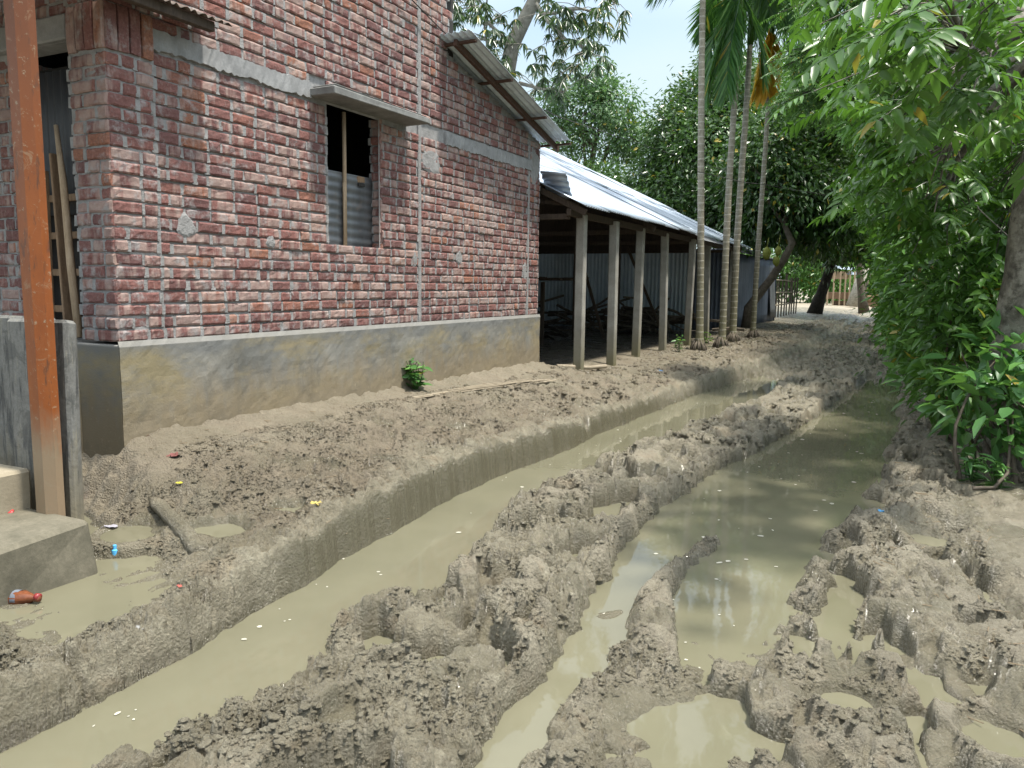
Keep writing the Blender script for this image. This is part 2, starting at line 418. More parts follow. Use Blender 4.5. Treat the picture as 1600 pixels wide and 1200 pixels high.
def mat_post_paint():
    q = N('orange_paint'); c = q.co(); sp = q.n('SeparateXYZ'); q.l(c, sp.inputs[0])
    n1 = q.noise(q.co((1, 1, .3)), 6, 6, .65); n2 = q.noise(c, 28, 6, .75)
    base = q.ramp(n1, [(.3, (.175, .046, .009)), (.7, (.265, .076, .013))])
    g = q.math('ADD', sp.outputs[2], q.math('MULTIPLY', q.math('SUBTRACT', n1, .5), .8))
    up = q.n('MapRange'); up.inputs[1].default_value = 1.7; up.inputs[2].default_value = 2.7; q.l(g, up.inputs[0])
    base = q.mix(q.math('MULTIPLY', up.outputs[0], .75), base, (.105, .036, .014))
    sc2 = q.ramp(n2, [(.60, (0, 0, 0)), (.66, (1, 1, 1))])
    base = q.mix(q.math('MULTIPLY', sc2, .7), base, (.30, .25, .17))
    ru = q.ramp(q.noise(q.co((1, 1, .2)), 22, 7, .75), [(.56, (0, 0, 0)), (.62, (1, 1, 1))])
    base = q.mix(q.math('MULTIPLY', ru, .75), base, (.075, .034, .018))
    sm_ = q.ramp(q.noise(c, 9, 8, .8, 1.2), [(.58, (0, 0, 0)), (.64, (1, 1, 1))])
    base = q.mix(q.math('MULTIPLY', sm_, .6), base, (.26, .17, .10))
    lo = q.n('MapRange'); lo.inputs[1].default_value = .86; lo.inputs[2].default_value = .58; q.l(g, lo.inputs[0])
    base = q.mix(q.math('MULTIPLY', lo.outputs[0], .85), base, (.235, .185, .120))
    q.bump(n2, .25, .004)
    return q.set(base, .5, .4)

M = dict(
    mud=mat_mud(), water=mat_water(), brick=mat_brick(), mortar=mat_mortar(), plinth=mat_plinth(),
    canopy=mat_concrete('dark_cement', (.13, .13, .125), (.25, .25, .24), sc_=7),
    lintel=mat_concrete('lintel_cement', (.19, .19, .19), (.33, .33, .33), sc_=7),
    stub=mat_pillar(),
    step=mat_concrete('step_cement', (.24, .205, .145), (.36, .315, .235), sc_=5),
    slab=mat_concrete('slab_cement', (.075, .070, .050), (.185, .165, .122), sc_=6),
    post=mat_concrete('post_cement', (.20, .19, .165), (.37, .355, .315), stain=(.15, .135, .07), z0=.25, z1=.95, sc_=4),
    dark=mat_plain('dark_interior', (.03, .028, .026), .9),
    tin=mat_tin('roof_tin', (.20, .24, .29), (.46, .52, .60), (.22, .22, .24), .25, .42, .55),
    tin_dark=mat_tin('door_tin', (.035, .037, .042), (.09, .095, .105), (.06, .04, .03), .4, .6, .2),
    tin_old=mat_tin('old_tin', (.10, .105, .11), (.20, .21, .22), (.15, .10, .07), .45, .5, .4),
    tin_rust=mat_tin('rusty_tin', (.055, .042, .034), (.13, .10, .08), (.13, .07, .04), .7, .7, .2),
    tin_wall=mat_tin('wall_tin', (.36, .43, .48), (.56, .64, .69), (.14, .12, .10), .2, .5, .15),
    tin_fence=mat_tin('fence_tin', (.060, .075, .105), (.14, .165, .21), (.06, .05, .05), .4, .5, .3),
    wood=mat_wood('weathered_wood'), wood_dark=mat_wood('dark_wood', (.030, .022, .016), (.085, .062, .045)),
    wood_red=mat_wood('reddish_wood', (.045, .027, .020), (.105, .060, .042), (1, 6, 6)),
    wood_pale=mat_wood('pale_wood', (.26, .18, .11), (.47, .36, .25), (6, 6, 1)),
    bamboo=mat_wood('grey_bamboo', (.17, .14, .10), (.36, .31, .23), (5, 1, 5)),
    orange=mat_post_paint(), palm=mat_palm_bark(),
    bark=mat_bark('mottled_bark', (.050, .046, .038), (.21, .195, .165), (.30, .285, .245), 12),
    bark_dark=mat_bark('dark_bark', (.016, .014, .012), (.05, .043, .035)),
    bark_pale=mat_bark('pale_bark', (.17, .155, .125), (.36, .34, .29)),
    bark_mid=mat_bark('brown_bark', (.06, .05, .038), (.16, .135, .105)),
)
M['leaf_near'] = mat_leaf('broad_leaf', (.034, .095, .014), (.068, .165, .024), (.125, .27, .045), .38)
M['leaf_hedge'] = mat_leaf('hedge_leaf', (.040, .105, .020), (.080, .190, .036), (.15, .31, .055), .40)
M['leaf_big'] = mat_leaf('large_leaf', (.040, .120, .036), (.080, .205, .055), (.16, .33, .07), .35, .42)
M['leaf_dark'] = mat_leaf('dark_leaf', (.020, .052, .016), (.044, .100, .026), (.095, .19, .040), .25, .36, .5)
M['leaf_bright'] = mat_leaf('bright_leaf', (.055, .130, .012), (.115, .240, .022), (.20, .38, .04), .48)
M['leaf_feather'] = mat_leaf('feathery_leaf', (.045, .120, .028), (.085, .195, .040), (.15, .29, .055), .42)
M['leaf_hazed'] = mat_leaf('hazed_leaf', (.060, .125, .055), (.100, .190, .080), (.16, .27, .11), .4)  # lightened leaf tones: distance haze put into the colour
M['leaf_mango'] = mat_leaf('mango_leaf', (.028, .050, .026), (.050, .085, .040), (.075, .135, .045), .25, .35, .5)
M['frond'] = mat_leaf('palm_leaflet', (.030, .095, .022), (.058, .155, .034), (.12, .25, .055), .35, .4)
M['frond_dead'] = mat_leaf('dead_leaflet', (.55, .28, .020), (.70, .38, .03), (.75, .46, .05), .4, .5)

# ------------------------------------------------------------------ ground
def cv(Y, pts):
    a = np.array(pts, float); return np.interp(Y, a[:, 0], a[:, 1])
LXL = [(-3, -2.5), (1.3, -2.50), (1.6, -2.48), (2.2, -2.54), (2.7, -2.66), (3.3, -2.75), (4.3, -2.86), (5.3, -2.88), (7, -2.80), (9, -2.76), (10.9, -2.62), (12.4, -2.45), (13.8, -2.25), (20, -2.15), (40, -2.2), (60, -2.3)]
LXR = [(-3, -2.2), (1.4, -2.24), (2.2, -2.22), (2.5, -2.34), (3, -2.32), (3.4, -2.24), (4.5, -2.40), (5.7, -2.43), (7.6, -2.34), (8.9, -2.05), (10.5, -1.76), (12.4, -1.75), (14, -1.75), (20, -1.75), (40, -1.8), (60, -1.9)]
RXL = [(-3, -1.08), (2, -1.09), (2.5, -1.12), (2.9, -1.16), (3.4, -1.24), (4.3, -1.36), (5.2, -1.37), (6.5, -1.28), (7.6, -1.10), (9.4, -.90), (12.3, -.70), (14, -.58), (20, -.55), (40, -.8), (60, -1.2)]
RXR = [(-3, -.60), (2.4, -.62), (2.9, -.58), (3.1, -.53), (3.7, -.47), (5.1, -.37), (5.8, -.31), (7, -.16), (8.5, -.09), (11, -.07), (14, -.08), (20, -.05), (40, -.3), (60, -.7)]
HB = [(-3, .13), (1.2, .135), (2, .135), (2.6, .14), (3.0, .19), (3.6, .23), (4.4, .24), (5.3, .22), (6.5, .19), (7.5, .15), (9, .13), (11, .14), (14, .19), (20, .16), (40, .12), (70, .1)]
HR = [(-3, .075), (2, .09), (3, .10), (4, .10), (6, .085), (9, .08), (14, .08), (40, .06)]
PUDDLES = [(0.18,5.08,0.10,0.13,0.05), (-3.62,2.72,0.15,0.16,0.16), (-3.17,2.92,0.20,0.14,0.19), (-3.05,3.30,0.10,0.11,0.215), (-3.15,4.35,0.15,0.12,0.255), (-3.3,5.6,.12,.16,.27)]
ZERO = [(-.62,2.50,.19,.20), (.36,2.94,.14,.16), (-.1,2.2,.2,.12), (.3,2.3,.2,.15), (-.12,2.95,.13,.12)]
_prng = np.random.default_rng(21)
FEET = [(x, y, a, s, d) for x, y, a, s, d in zip(
    np.concatenate([_prng.uniform(-2.2, -1.15, 46), _prng.uniform(-.45, .35, 46), _prng.uniform(-3.7, -2.8, 26)]),
    np.concatenate([1.4+8.0*_prng.random(46)**1.7, 1.7+7*_prng.random(46)**1.6, 2.2+5.5*_prng.random(26)]),
    _prng.normal(0, .5, 118), _prng.uniform(.75, 1.15, 118), _prng.uniform(.02, .05, 118))]
CYW, SYW = math.cos(YAW), math.sin(YAW)

def ground(X, Y, detail=True, full=False):
    X = np.asarray(X, float); Y = np.asarray(Y, float)
    wx = .055*fbm(X*2.2, Y*2.2, 3, 3)+.03*fbm(X*9, Y*9, 5, 2)
    wl = .035*fbm(X*.6+4, Y*1.3, 8, 3)+.010*fbm(X*3, Y*7, 15, 3)
    xl = cv(Y, LXL)+wl+np.interp(Y, [0, 2.3, 2.9, 6, 9, 13], [0, 0, .07, .08, .06, 0]); xr = cv(Y, LXR)+wx*.8+np.interp(Y, [0, 2, 3, 3.6, 4.5, 5.6, 7, 9, 14], [.12, .22, .32, .20, .10, .20, .24, .16, 0]); rl = cv(Y, RXL)+wx*.7-.04; rr = cv(Y, RXR)+wx*1.2+.02
    hb = cv(Y, HB)+.030*np.exp(-((X-xl+.09)/.07)**2)*(1+1.3*fbm(X*6, Y*7, 12, 3))+.02*fbm(X*1.5, Y*1.5, 11, 2); hr = cv(Y, HR)
    deepL = np.interp(Y, [0, 2.5, 12.5, 14.5, 18], [-.07, -.10, -.10, .03, .05]); deepR = np.interp(Y, [0, 13.2, 15, 20], [-.12, -.08, .025, .05])
    # left berm
    zwall = np.interp(Y, [0, 1.8, 2.4, 3.0, 3.4, 9.3, 10.2, 30], [.17, .17, .18, .40, .49, .47, .36, .30])
    tb = np.clip((xl-X)/np.maximum(xl+4.25, .3), 0, 1.4)
    berm = hb+(zwall-hb)*np.clip(tb, 0, 1)**.9
    bas = sm(xl-.16, xl-.34, X+wx*.9)*sm(1.60, 1.80, Y+wx)*(1-sm(2.45, 2.85, Y+.35*(X+3.2)+wx*1.5))
    berm = berm*(1-bas)+.088*bas
    z = np.where(X < xl, berm, 0)
    ew = np.interp(Y, [0, 2.0, 2.8, 7, 10, 30], [.20, .12, .045, .05, .09, .14])
    t = sm(xl-ew*.55, xl+ew*.45, X)
    zl = berm*(1-t)+deepL*t
    t = sm(xr-.05, xr+.10, X); ridge = hr*(1+.25*np.sin(np.clip((X-xr)/(rl-xr+1e-6), 0, 1)*np.pi))
    zl = zl*(1-t)+ridge*t
    t = sm(rl-.04, rl+.04, X); zl = zl*(1-t)+deepR*t
    right = .085+.05*sm(.1, .5, X-rr)+.20*sm(.55, 1.3, X-np.interp(Y, [0, 4, 20], [.15, .1, 0]))
    right = right*np.interp(Y, [2.2, 3.0, 4.6], [.42, .52, 1])
    t = sm(rr-.06, rr+.12, X); z = zl*(1-t)+right*t
    # mud spit dividing the right rut
    dsp = np.full(X.shape, 9.0)
    sp = np.array([(-.93, 4.55), (-1.02, 4.1), (-1.01, 3.6), (-.90, 3.1), (-.86, 2.75), (-.84, 2.2), (-.86, 1.6), (-.86, .6)])
    sw = np.array([.04, .06, .07, .11, .15, .14, .14, .16])
    for (a, b, wa, wb) in zip(sp[:-1], sp[1:], sw[:-1], sw[1:]):
        ab = b-a; tt = np.clip(((X-a[0])*ab[0]+(Y-a[1])*ab[1])/(ab@ab), 0, 1)
        d = np.hypot(X-a[0]-tt*ab[0], Y-a[1]-tt*ab[1])/(wa+(wb-wa)*tt)
        dsp = np.minimum(dsp, d)
    z = np.maximum(z, .085*(1-sm(.35, 1.35, dsp+wx*4))-.05)
    # near right mud joins the spit
    z = np.where((Y < 3.2) & (X > -.82), np.maximum(z, .062*sm(3.15, 2.85, Y)*sm(-.82, -.66, X)-.012), z)
    if not detail: return z
    basr = bas
    far = np.interp(Y, [0, 8, 18, 40], [1, 1.1, 1.6, 1.9])
    rough = np.ones(X.shape)
    rough = np.where(X < xl, np.interp(X-xl, [-1.9, -1.35, -1.0, -.25, -.06, 0], [.12, .22, .95, .95, .60, .40]), rough)
    rough = np.where((X < xl+.04) & (X > xl-.45), rough+(1.15-rough)*sm(3.1, 2.6, Y), rough)
    rough *= 1-.88*np.exp(-((X-xl)/(.05))**2)*(Y > 3)*(Y < 8)
    xs_ = np.interp(Y, [2, 3.4, 4.2, 5.5, 7, 12], [.85, .75, .55, .42, .40, .45])
    rough *= 1-.8*sm(xs_-.10, xs_+.06, X+.5*wx)
    rough *= 1-.62*basr
    rough = np.where(Y > 9.5, rough*np.where(X < -3.3, .35, 1), rough)
    inL = sm(xl-.02, xl+.05, X)*(1-sm(xr-.05, xr+.06, X)); inR = sm(rl-.02, rl+.05, X)*(1-sm(rr-.08, rr+.05, X))
    rough *= (1-.85*inL*(Y < 13))*(1-.80*inR*(Y < 13.5)*sm(1.0, 1.5, dsp))
    ux = X+.05*perlin(X*4.1, Y*4.1, 71); uy = Y+.05*perlin(X*4.1+9, Y*4.1, 72)
    big = .026*fbm(ux*2.0, uy*1.6, 21, 2)
    bil = np.abs(fbm(ux*4.4, uy*3.2, 31, 3)); lump = .046*(.50-bil)
    d1, id1 = worley(ux*7.5+.6*perlin(ux*9, uy*9, 44), uy*6.0+.6*perlin(ux*9+5, uy*9, 45), 51)
    clod = .030*np.clip(1-(d1/(.35+.45*id1))**2, 0, 1)*(id1 > .45)
    wpx = .10*perlin(ux*6, uy*6, 301)+.05*perlin(ux*15, uy*15, 303); wpy = .10*perlin(ux*6, uy*6, 302)+.05*perlin(ux*15, uy*15, 304)
    pm = sm(-.15, .2, fbm(X*2.1+3, Y*1.8, 305, 2))
    pla = (.056*plates((ux+wpx)*5.2, (uy+wpy)*4.2, 311)+.022*plates((ux+wpx)*12, (uy+wpy)*10, 321))*(.35+.65*pm)
    pool = .140*sm(.03, .30, fbm(X*2.7, Y*2.2, 331, 3))*(X > xl)*sm(.9, 1.5, dsp)*np.interp(Y, [7, 11], [1, .4])*np.where((X > xr) & (X < rl), 1.45*sm(xr+.02, xr+.14, X)*(1-sm(rl-.16, rl-.05, X)), 1)
    lump = lump+pla-pool
    zz0 = z+rough*far*(big+lump)
    ux = ux+.8*zz0; uy = uy-.7*zz0
    d2, id2 = worley(ux*21, uy*18, 61)
    crumb = .020*np.clip(1-(d2/(.40+.40*id2))**2, 0, 1)*(id2 > .40)
    d3, id3 = worley(ux*44, uy*38, 63)
    crumb2 = .011*np.clip(1-(d3/(.4+.35*id3))**2, 0, 1)*(id3 > .35)
    d4, id4 = worley(ux*88, uy*76, 67)
    crumb2 = crumb2+.0045*np.clip(1-(d4/.62)**2, 0, 1)*(Y < 7)
    rg1 = 1-np.abs(fbm(ux*11, uy*8, 69, 3)); crumb2 = crumb2+.026*(rg1**3-.4)
    # torn ledges
    tn = fbm(ux*3.1, uy*2.3, 81, 4); led = .026*(sm(.0, .10, tn)-.5)+.018*(sm(-.36, -.27, tn)-.5)
    fin = .010*fbm(ux*17, uy*14, 91, 4, .6)
    cmask = sm(-.35, .20, fbm(X*2.6, Y*2.0, 97, 3))
    calm = 1-.65*np.clip(pool/.14, 0, 1)
    rel = (big+lump+led*calm+calm*(clod+crumb+crumb2)*(.35+.65*cmask)+fin)
    rel = np.where(rel > .045, .045+(rel-.045)*.45, rel)
    z = z+rough*far*rel+.004*fbm(X*6, Y*6, 99, 4)
    z = z+(.035*np.exp(-np.abs(X+4.31)/.05)+.03*np.exp(-np.abs(X+4.31)/.12)*fbm(Y*6, X*6, 37, 3))*(Y > 3.1)*(Y < 9.5)
    # tooth marks streaking the cut bank
    z = z+.0022*perlin(X*3, Y*40, 33)*np.exp(-((X-xl)/.08)**2)
    wet = np.zeros(X.shape)
    for (fx, fy, fa, fs, fd) in FEET:
        m = (np.abs(X-fx) < .3) & (np.abs(Y-fy) < .3)
        if not m.any(): continue
        dx = X[m]-fx; dy = Y[m]-fy; c, s = math.cos(fa), math.sin(fa)
        a = (c*dx+s*dy)/(.048*fs); b = (-s*dx+c*dy)/(.125*fs)
        rr_ = np.sqrt(a*a+b*b)+.18*perlin(X[m]*14, Y[m]*14, 13)
        k = 1-sm(.72, 1.05, rr_); rim = np.exp(-((rr_-1.22)/.2)**2)
        flo = z[m].mean()-fd*.55+.03*b*.3
        z[m] = z[m]*(1-k)+(flo+(z[m]-flo)*.25)*k+.008*rim
        wet[m] = np.maximum(wet[m], k*.7)
    for (px, py, rx, ry) in ZERO:
        m = (np.abs(X-px) < .8) & (np.abs(Y-py) < .8)
        if not m.any(): continue
        dx = X[m]-px; dy = Y[m]-py
        e = np.sqrt(((CYW*dx+SYW*dy)/rx)**2+((-SYW*dx+CYW*dy)/ry)**2)+.28*fbm(X[m]*4, Y[m]*4, 17, 3)
        z[m] = np.minimum(z[m], z[m]*.35+.012)*(1-sm(1.0, 2.0, e))+z[m]*sm(1.0, 2.0, e)
        k = 1-sm(.40, 1.12, e); z[m] = z[m]*(1-k)+(-.03)*k
    for (px, py, rx, ry, pz) in PUDDLES:
        m = (np.abs(X-px) < 2.4*max(rx, ry)+.1) & (np.abs(Y-py) < 2.4*max(rx, ry)+.1)
        if not m.any(): continue
        dx = X[m]-px; dy = Y[m]-py
        e0 = np.sqrt(((CYW*dx+SYW*dy)/rx)**2+((-SYW*dx+CYW*dy)/ry)**2)
        e = e0+.30*fbm(X[m]*(.9/rx), Y[m]*(.9/rx), 19, 3)
        sh_ = 1-sm(1.0, 2.1, e); z0 = z[m]*(1-sh_*.8)+np.minimum(z[m], pz+.018+(z[m]-pz-.018)*.15)*sh_*.8
        k = 1-sm(.62, 1.05, e)
        zz = z0*(1-k)+(pz-.02)*k
        g = sm(.80, 1.05, e0)*(1-sm(1.3, 1.6, e0))
        z[m] = np.where(g > 0, np.maximum(zz, (pz+.006)*g+zz*(1-g)), zz)
        wet[m] = np.maximum(wet[m], 1-sm(.9, 1.3, e))
    wet = np.maximum(wet, bas*(1-sm(.108, .15, z))*.85)
    low = 1-sm(.004, .045, z); wet = np.maximum(wet, low*.85)
    brown = sm(xl-.02, xl-.25, X)*np.clip(.75+.6*fbm(X*1.6, Y*1.4, 141, 3), 0, 1)*sm(2.3, 3.2, Y)
    wet = np.maximum(wet, sm(xl-.055, xl-.015, X)*(1-sm(xl+.06, xl+.10, X))*sm(2.6, 3.0, Y)*(1-sm(9, 10, Y)))
    wet = np.maximum(wet, .75*sm(.18, .42, fbm(X*3.3, Y*2.6, 131, 3))*(1-sm(.14, .3, z))*sm(xl-.02, xl+.05, X))
    dry = np.clip(np.interp(X-xl, [-1.7, -1.2, -.5, -.1], [.75, .45, .25, .0])*(X < xl)+.45*sm(-.12, .10, X-np.interp(Y, [2, 3.4, 4.2, 5.5, 7, 12], [.85, .75, .55, .42, .40, .45]))*(X > rr), 0, 1)*np.interp(Y, [9, 15], [1, .1])
    dry = np.maximum(dry, .55*sm(.015, .05, rel*rough)*(X > xl)*(Y < 14))
    dry = dry*(1-wet)*np.interp(Y, [2, 3], [.2, 1])
    dry = np.maximum(dry, 1.2*sm(50, 56, Y))  # sunlit patch at the road's far end, painted as pale ground
    shed_shade = sm(-4.15, -4.6, X)*sm(9.4, 10.2, Y)*(1-sm(21, 23, Y)); dry = dry*(1-shed_shade)-shed_shade*.9  # shade under the shed roof, painted into the ground colour
    return (z, wet, dry, brown) if full else (z, wet, dry)
def gz(x, y):
    return float(ground(np.array([float(x)]), np.array([float(y)]))[0][0])

def build_ground():
    Ys = [-60, -25, -10, -4, -1.5, -.3, .3, .7]
    y = 1.0
    while y < 130:
        Ys.append(y); y += max(.0055, .0032*(y-.1)) if y < 9 else .0042*y*(1+(y-9)*.03)
    Ys += [150, 200, 300, 600, 1500]
    Ys = np.array(Ys)
    core = np.arange(-2.05, .42, .0019)
    left = [-2.05-.05*1.35**k for k in range(1, 22)][::-1]; rt = [.42+.04*1.35**k for k in range(1, 20)]
    S = np.concatenate([left, core, rt])
    Wd = np.where(Ys > .5, Ys+.8, 1.3+(.5-Ys)*.6)
    X = .2+S[None, :]*Wd[:, None]; Yg = np.repeat(Ys[:, None], len(S), 1)
    shp = X.shape
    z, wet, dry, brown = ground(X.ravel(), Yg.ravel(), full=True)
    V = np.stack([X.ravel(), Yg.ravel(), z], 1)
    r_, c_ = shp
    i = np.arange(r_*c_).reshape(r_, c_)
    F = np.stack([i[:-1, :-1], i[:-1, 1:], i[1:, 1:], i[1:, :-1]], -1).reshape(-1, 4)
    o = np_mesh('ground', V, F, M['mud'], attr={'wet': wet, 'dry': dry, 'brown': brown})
    tag(o, kind='structure')
    return o
build_ground()
def ico(level):
    t = (1+5**.5)/2
    v = [(-1,t,0),(1,t,0),(-1,-t,0),(1,-t,0),(0,-1,t),(0,1,t),(0,-1,-t),(0,1,-t),(t,0,-1),(t,0,1),(-t,0,-1),(-t,0,1)]
    f = [(0,11,5),(0,5,1),(0,1,7),(0,7,10),(0,10,11),(1,5,9),(5,11,4),(11,10,2),(10,7,6),(7,1,8),(3,9,4),(3,4,2),(3,2,6),(3,6,8),(3,8,9),(4,9,5),(2,4,11),(6,2,10),(8,6,7),(9,8,1)]
    v = [np.array(p)/math.sqrt(1+t*t) for p in v]
    for _ in range(level):
        c = {}; nf = []
        def mid(a, b):
            k = (min(a, b), max(a, b))
            if k not in c: p = v[a]+v[b]; v.append(p/np.linalg.norm(p)); c[k] = len(v)-1
            return c[k]
        for (a, b, d) in f:
            x, y, z = mid(a, b), mid(b, d), mid(d, a); nf += [(a,x,z),(b,y,x),(d,z,y),(x,y,z)]
        f = nf
    return np.array(v), np.array(f)
def scatter_clods():
    g = np.random.default_rng(404); Vs, Fs, base = [], [], 0
    for lev, n, smin, smax in ((1, 6500, .006, .015), (0, 26000, .003, .007), (1, 5000, .012, .030)):
        Y = 1.5+(11.0 if lev == 2 else 7.5 if lev == 1 else 4.5)*g.random(n*6)**1.5
        if smax == .030: Y = 7+22*g.random(n*6)**1.3
        X = np.where(g.random(n*6) < .33, g.uniform(-4.1, -2.6, n*6), g.uniform(-2.4, .45, n*6))
        z, wet, dry = ground(X, Y)
        cl = fbm(X*2.6, Y*2.0, 97, 3)+.5*fbm(X*7, Y*6, 98, 2)
        keep = (z > .012) & (cl > -.25+.35*g.random(n*6)) & (dry < .55) & (wet < .55) & ((X < cv(Y, LXL)-.09) | (X > cv(Y, LXR)+.03))
        idx = np.where(keep)[0][:n]; X, Y, z = X[idx], Y[idx], z[idx]; k = len(idx)
        if k == 0: continue
        tv, tf = ico(lev); s_ = smin+(smax-smin)*g.random(k)**2.2
        th = g.random(k)*6.28; sq = np.stack([.7+.9*g.random(k), .7+.9*g.random(k), .40+.40*g.random(k)], 1)
        P_ = tv[None]*(sq*(np.array([1, 1, 1.5]) if smax == .030 else 1))[:, None, :]
        nn = 1+.42*np.stack([perlin(tv[:, 0]*1.7+a*13.1, tv[:, 1]*1.7+tv[:, 2]*1.3+a*7.7, 11) for a in range(32)])[g.integers(0, 32, k)]+(.09*g.normal(size=(k, len(tv))) if lev else .12*g.normal(size=(k, len(tv))))
        P_ = P_*nn[..., None]*s_[:, None, None]
        c, s = np.cos(th)[:, None], np.sin(th)[:, None]
        P_ = np.stack([c*P_[..., 0]-s*P_[..., 1]+X[:, None], s*P_[..., 0]+c*P_[..., 1]+Y[:, None], P_[..., 2]+(z-s_*.02)[:, None]], -1)
        Vs.append(P_.reshape(-1, 3)); Fs.append((tf[None]+(np.arange(k)*len(tv))[:, None, None]).reshape(-1, 3)+base); base += k*len(tv)
    V = np.concatenate(Vs); o = np_mesh('mud_clods', V, np.concatenate(Fs), M['mud'], attr={'wet': np.full(len(V), .1), 'dry': np.full(len(V), .02), 'brown': ((V[:, 0] < cv(V[:, 1], LXL)-.1) & (V[:, 1] > 2.8))*.75})
    tag(o, 'loose crumbs and clods of mud over the churned lane', 'mud', kind='stuff')
scatter_clods()
mb = MB(); mb.add([(-3.0, .2, 0), (1.2, .2, 0), (1.2, 15.5, 0), (-3.0, 15.5, 0)], [(0, 1, 2, 3)])
tag(mb.build('water', M['water']), kind='structure')
mb = MB(); mb.add([(-5.2, 1.55, .105), (-2.74, 1.55, .105), (-2.72, 2.2, .105), (-2.80, 2.95, .105), (-5.2, 2.95, .105)], [(0, 1, 2, 3, 4)])
tag(mb.build('puddle', M['water']), kind='structure')
for k, (px, py, rx, ry, pz) in enumerate(PUDDLES):
    mb = MB(); vs = []
    for j in range(28):
        t = 2*math.pi*j/28; a, b = 1.22*rx*math.cos(t), 1.22*ry*math.sin(t)
        vs.append((px+CYW*a-SYW*b, py+SYW*a+CYW*b, pz))
    mb.add(vs, [tuple(range(28))])
    tag(mb.build('puddle', M['water']), kind='structure')

# ------------------------------------------------------------------ brick house
XW = -4.345          # plane of the side wall
YF = 3.22            # plane of the front wall
ZP, CH = 1.12, .0785  # plinth top, course height
br_o, br_t, br_l, br_h, br_n, br_r = [], [], [], [], [], []
mort = MB()
def add_brick(o, t, n, L, h):
    br_o.append(o); br_t.append(t); br_n.append(n); br_l.append(L); br_h.append(h)
def brick_field(origin, t, n, length, zlo, zhi, zmax=None, holes=(), seed=0, header=.25, skip=()):
    """running bond between s = 0..length; zmax(s) clips; holes = (s0, s1, z0, z1)"""
    r_ = random.Random(seed); origin = np.array(origin, float); t = np.array(t, float); n = np.array(n, float)
    k = 0; z = zlo
    while z+CH*.5 < zhi:
        s = -.114*(k % 2)-.02*r_.random()
        while s < length-.03:
            L = .106 if r_.random() < header else .222
            a, b = max(s, 0), min(s+L, length)
            if b-a > .035:
                segs = [(a, b)]
                for (h0, h1, hz0, hz1) in holes:
                    if z+CH*.5 > hz0 and z+CH*.5 < hz1:
                        ns = []
                        for (p, q) in segs:
                            if q <= h0 or p >= h1: ns.append((p, q)); continue
                            if p < h0: ns.append((p, h0))
                            if q > h1: ns.append((h1, q))
                        segs = ns
                for (p, q) in segs:
                    if q-p < .03: continue
                    if zmax is not None and z+CH > max(zmax(p), zmax(q))+.02: continue
                    if any(abs((p+q)/2-x0) < .06 and abs(z+CH/2-z0) < .05 for (x0, z0) in skip): continue
                    o = origin+t*p+np.array([0, 0, z])+n*r_.gauss(0, .0035)
                    add_brick(o+np.array([0, 0, r_.gauss(0, .0018)]), t, n, q-p-.011+r_.gauss(0, .001), CH-.0105+r_.gauss(0, .0018))
                    # perpend filled nearly flush
                    c = o+t*(q-p-.0055)+np.array([0, 0, CH/2-.006])-n*.022
                    mort.bar(c-np.array([0, 0, CH/2-.007]), c+np.array([0, 0, CH/2-.007]), 0.018+r_.random()*.028, .038, up=tuple(n), bev=0, jit=.0015)
            s += L+.002
        z += CH; k += 1
def soldier(origin, t, n, length, z, h, seed):
    r_ = random.Random(seed); s = 0; origin = np.array(origin, float); t = np.array(t, float); n = np.array(n, float)
    k = max(1, round(length/.084)); wd = length/k
    for i in range(k):
        add_brick(origin+t*(i*wd)+np.array([0, 0, z+r_.gauss(0, .004)])+n*r_.gauss(.006, .003), t, n, wd-.010, h+r_.gauss(0, .004))
tY, nX, tX, nY = (0, 1, 0), (1, 0, 0), (-1, 0, 0), (0, -1, 0)
Y_END = 9.36
gable = lambda s: 3.80-.232*max(0, (s-3.49))   # s measured from Y 3.56
ZTOP = 5.0
def roofline(s): return ZTOP if s < 3.47 else 3.80-.232*(s-3.47)
# corner pilaster, both faces
brick_field((-4.325, YF+.012, 0), tY, nX, .335, ZP, 2.885, seed=1)
brick_field((-4.330, YF, 0), tX, nY, .335, ZP, 2.885, seed=2)
soldier((-4.318, YF+.010, 0), tY, nX, .335, 2.853, .262, 3)
soldier((-4.325, YF-.006, 0), tX, nY, .335, 2.853, .262, 4)
brick_field((-4.325, YF+.012, 0), tY, nX, .335, 3.13, ZTOP, seed=5)
brick_field((-4.330, YF, 0), tX, nY, .335, 3.13, ZTOP, seed=6)
# side wall
Y0 = 3.562
WIN = (5.22-Y0, 5.965-Y0, 1.79, 2.94)
PIL = (6.575-Y0, 6.605-Y0); PIL2 = (9.03-Y0, 9.06-Y0)
hl = [WIN, (PIL[0], PIL[1], 0, 9), (PIL2[0], PIL2[1], 0, 9)]
brick_field((XW, Y0, 0), tY, nX, Y_END-Y0, ZP, 2.96, roofline, hl, 7, skip=())
brick_field((XW, Y0, 0), tY, nX, Y_END-Y0, 3.055, ZTOP, roofline, hl[1:], 8, skip=((4.13-Y0, 3.10), (5.12-Y0, 3.10), (5.98-Y0, 3.10)))
# front wall left of the door
brick_field((-5.30, YF+.06, 0), tX, nY, 3.2, ZP, 2.93, seed=9, header=.5)
brick_field((-4.67, YF+.03, 0), tX, nY, 3.8, 3.10, ZTOP, seed=10)
# window reveals and pilaster reveal
brick_field((XW-.01, 5.962, 0), (-1, 0, 0), (0, -1, 0), .115, 1.79, 2.93, seed=11)
brick_field((-4.668, YF+.014, 0), (0, 1, 0), (-1, 0, 0), .25, ZP, 2.90, seed=12)
brick_field((-5.298, YF+.07, 0), (0, 1, 0), (1, 0, 0), .25, ZP, 2.90, seed=13)
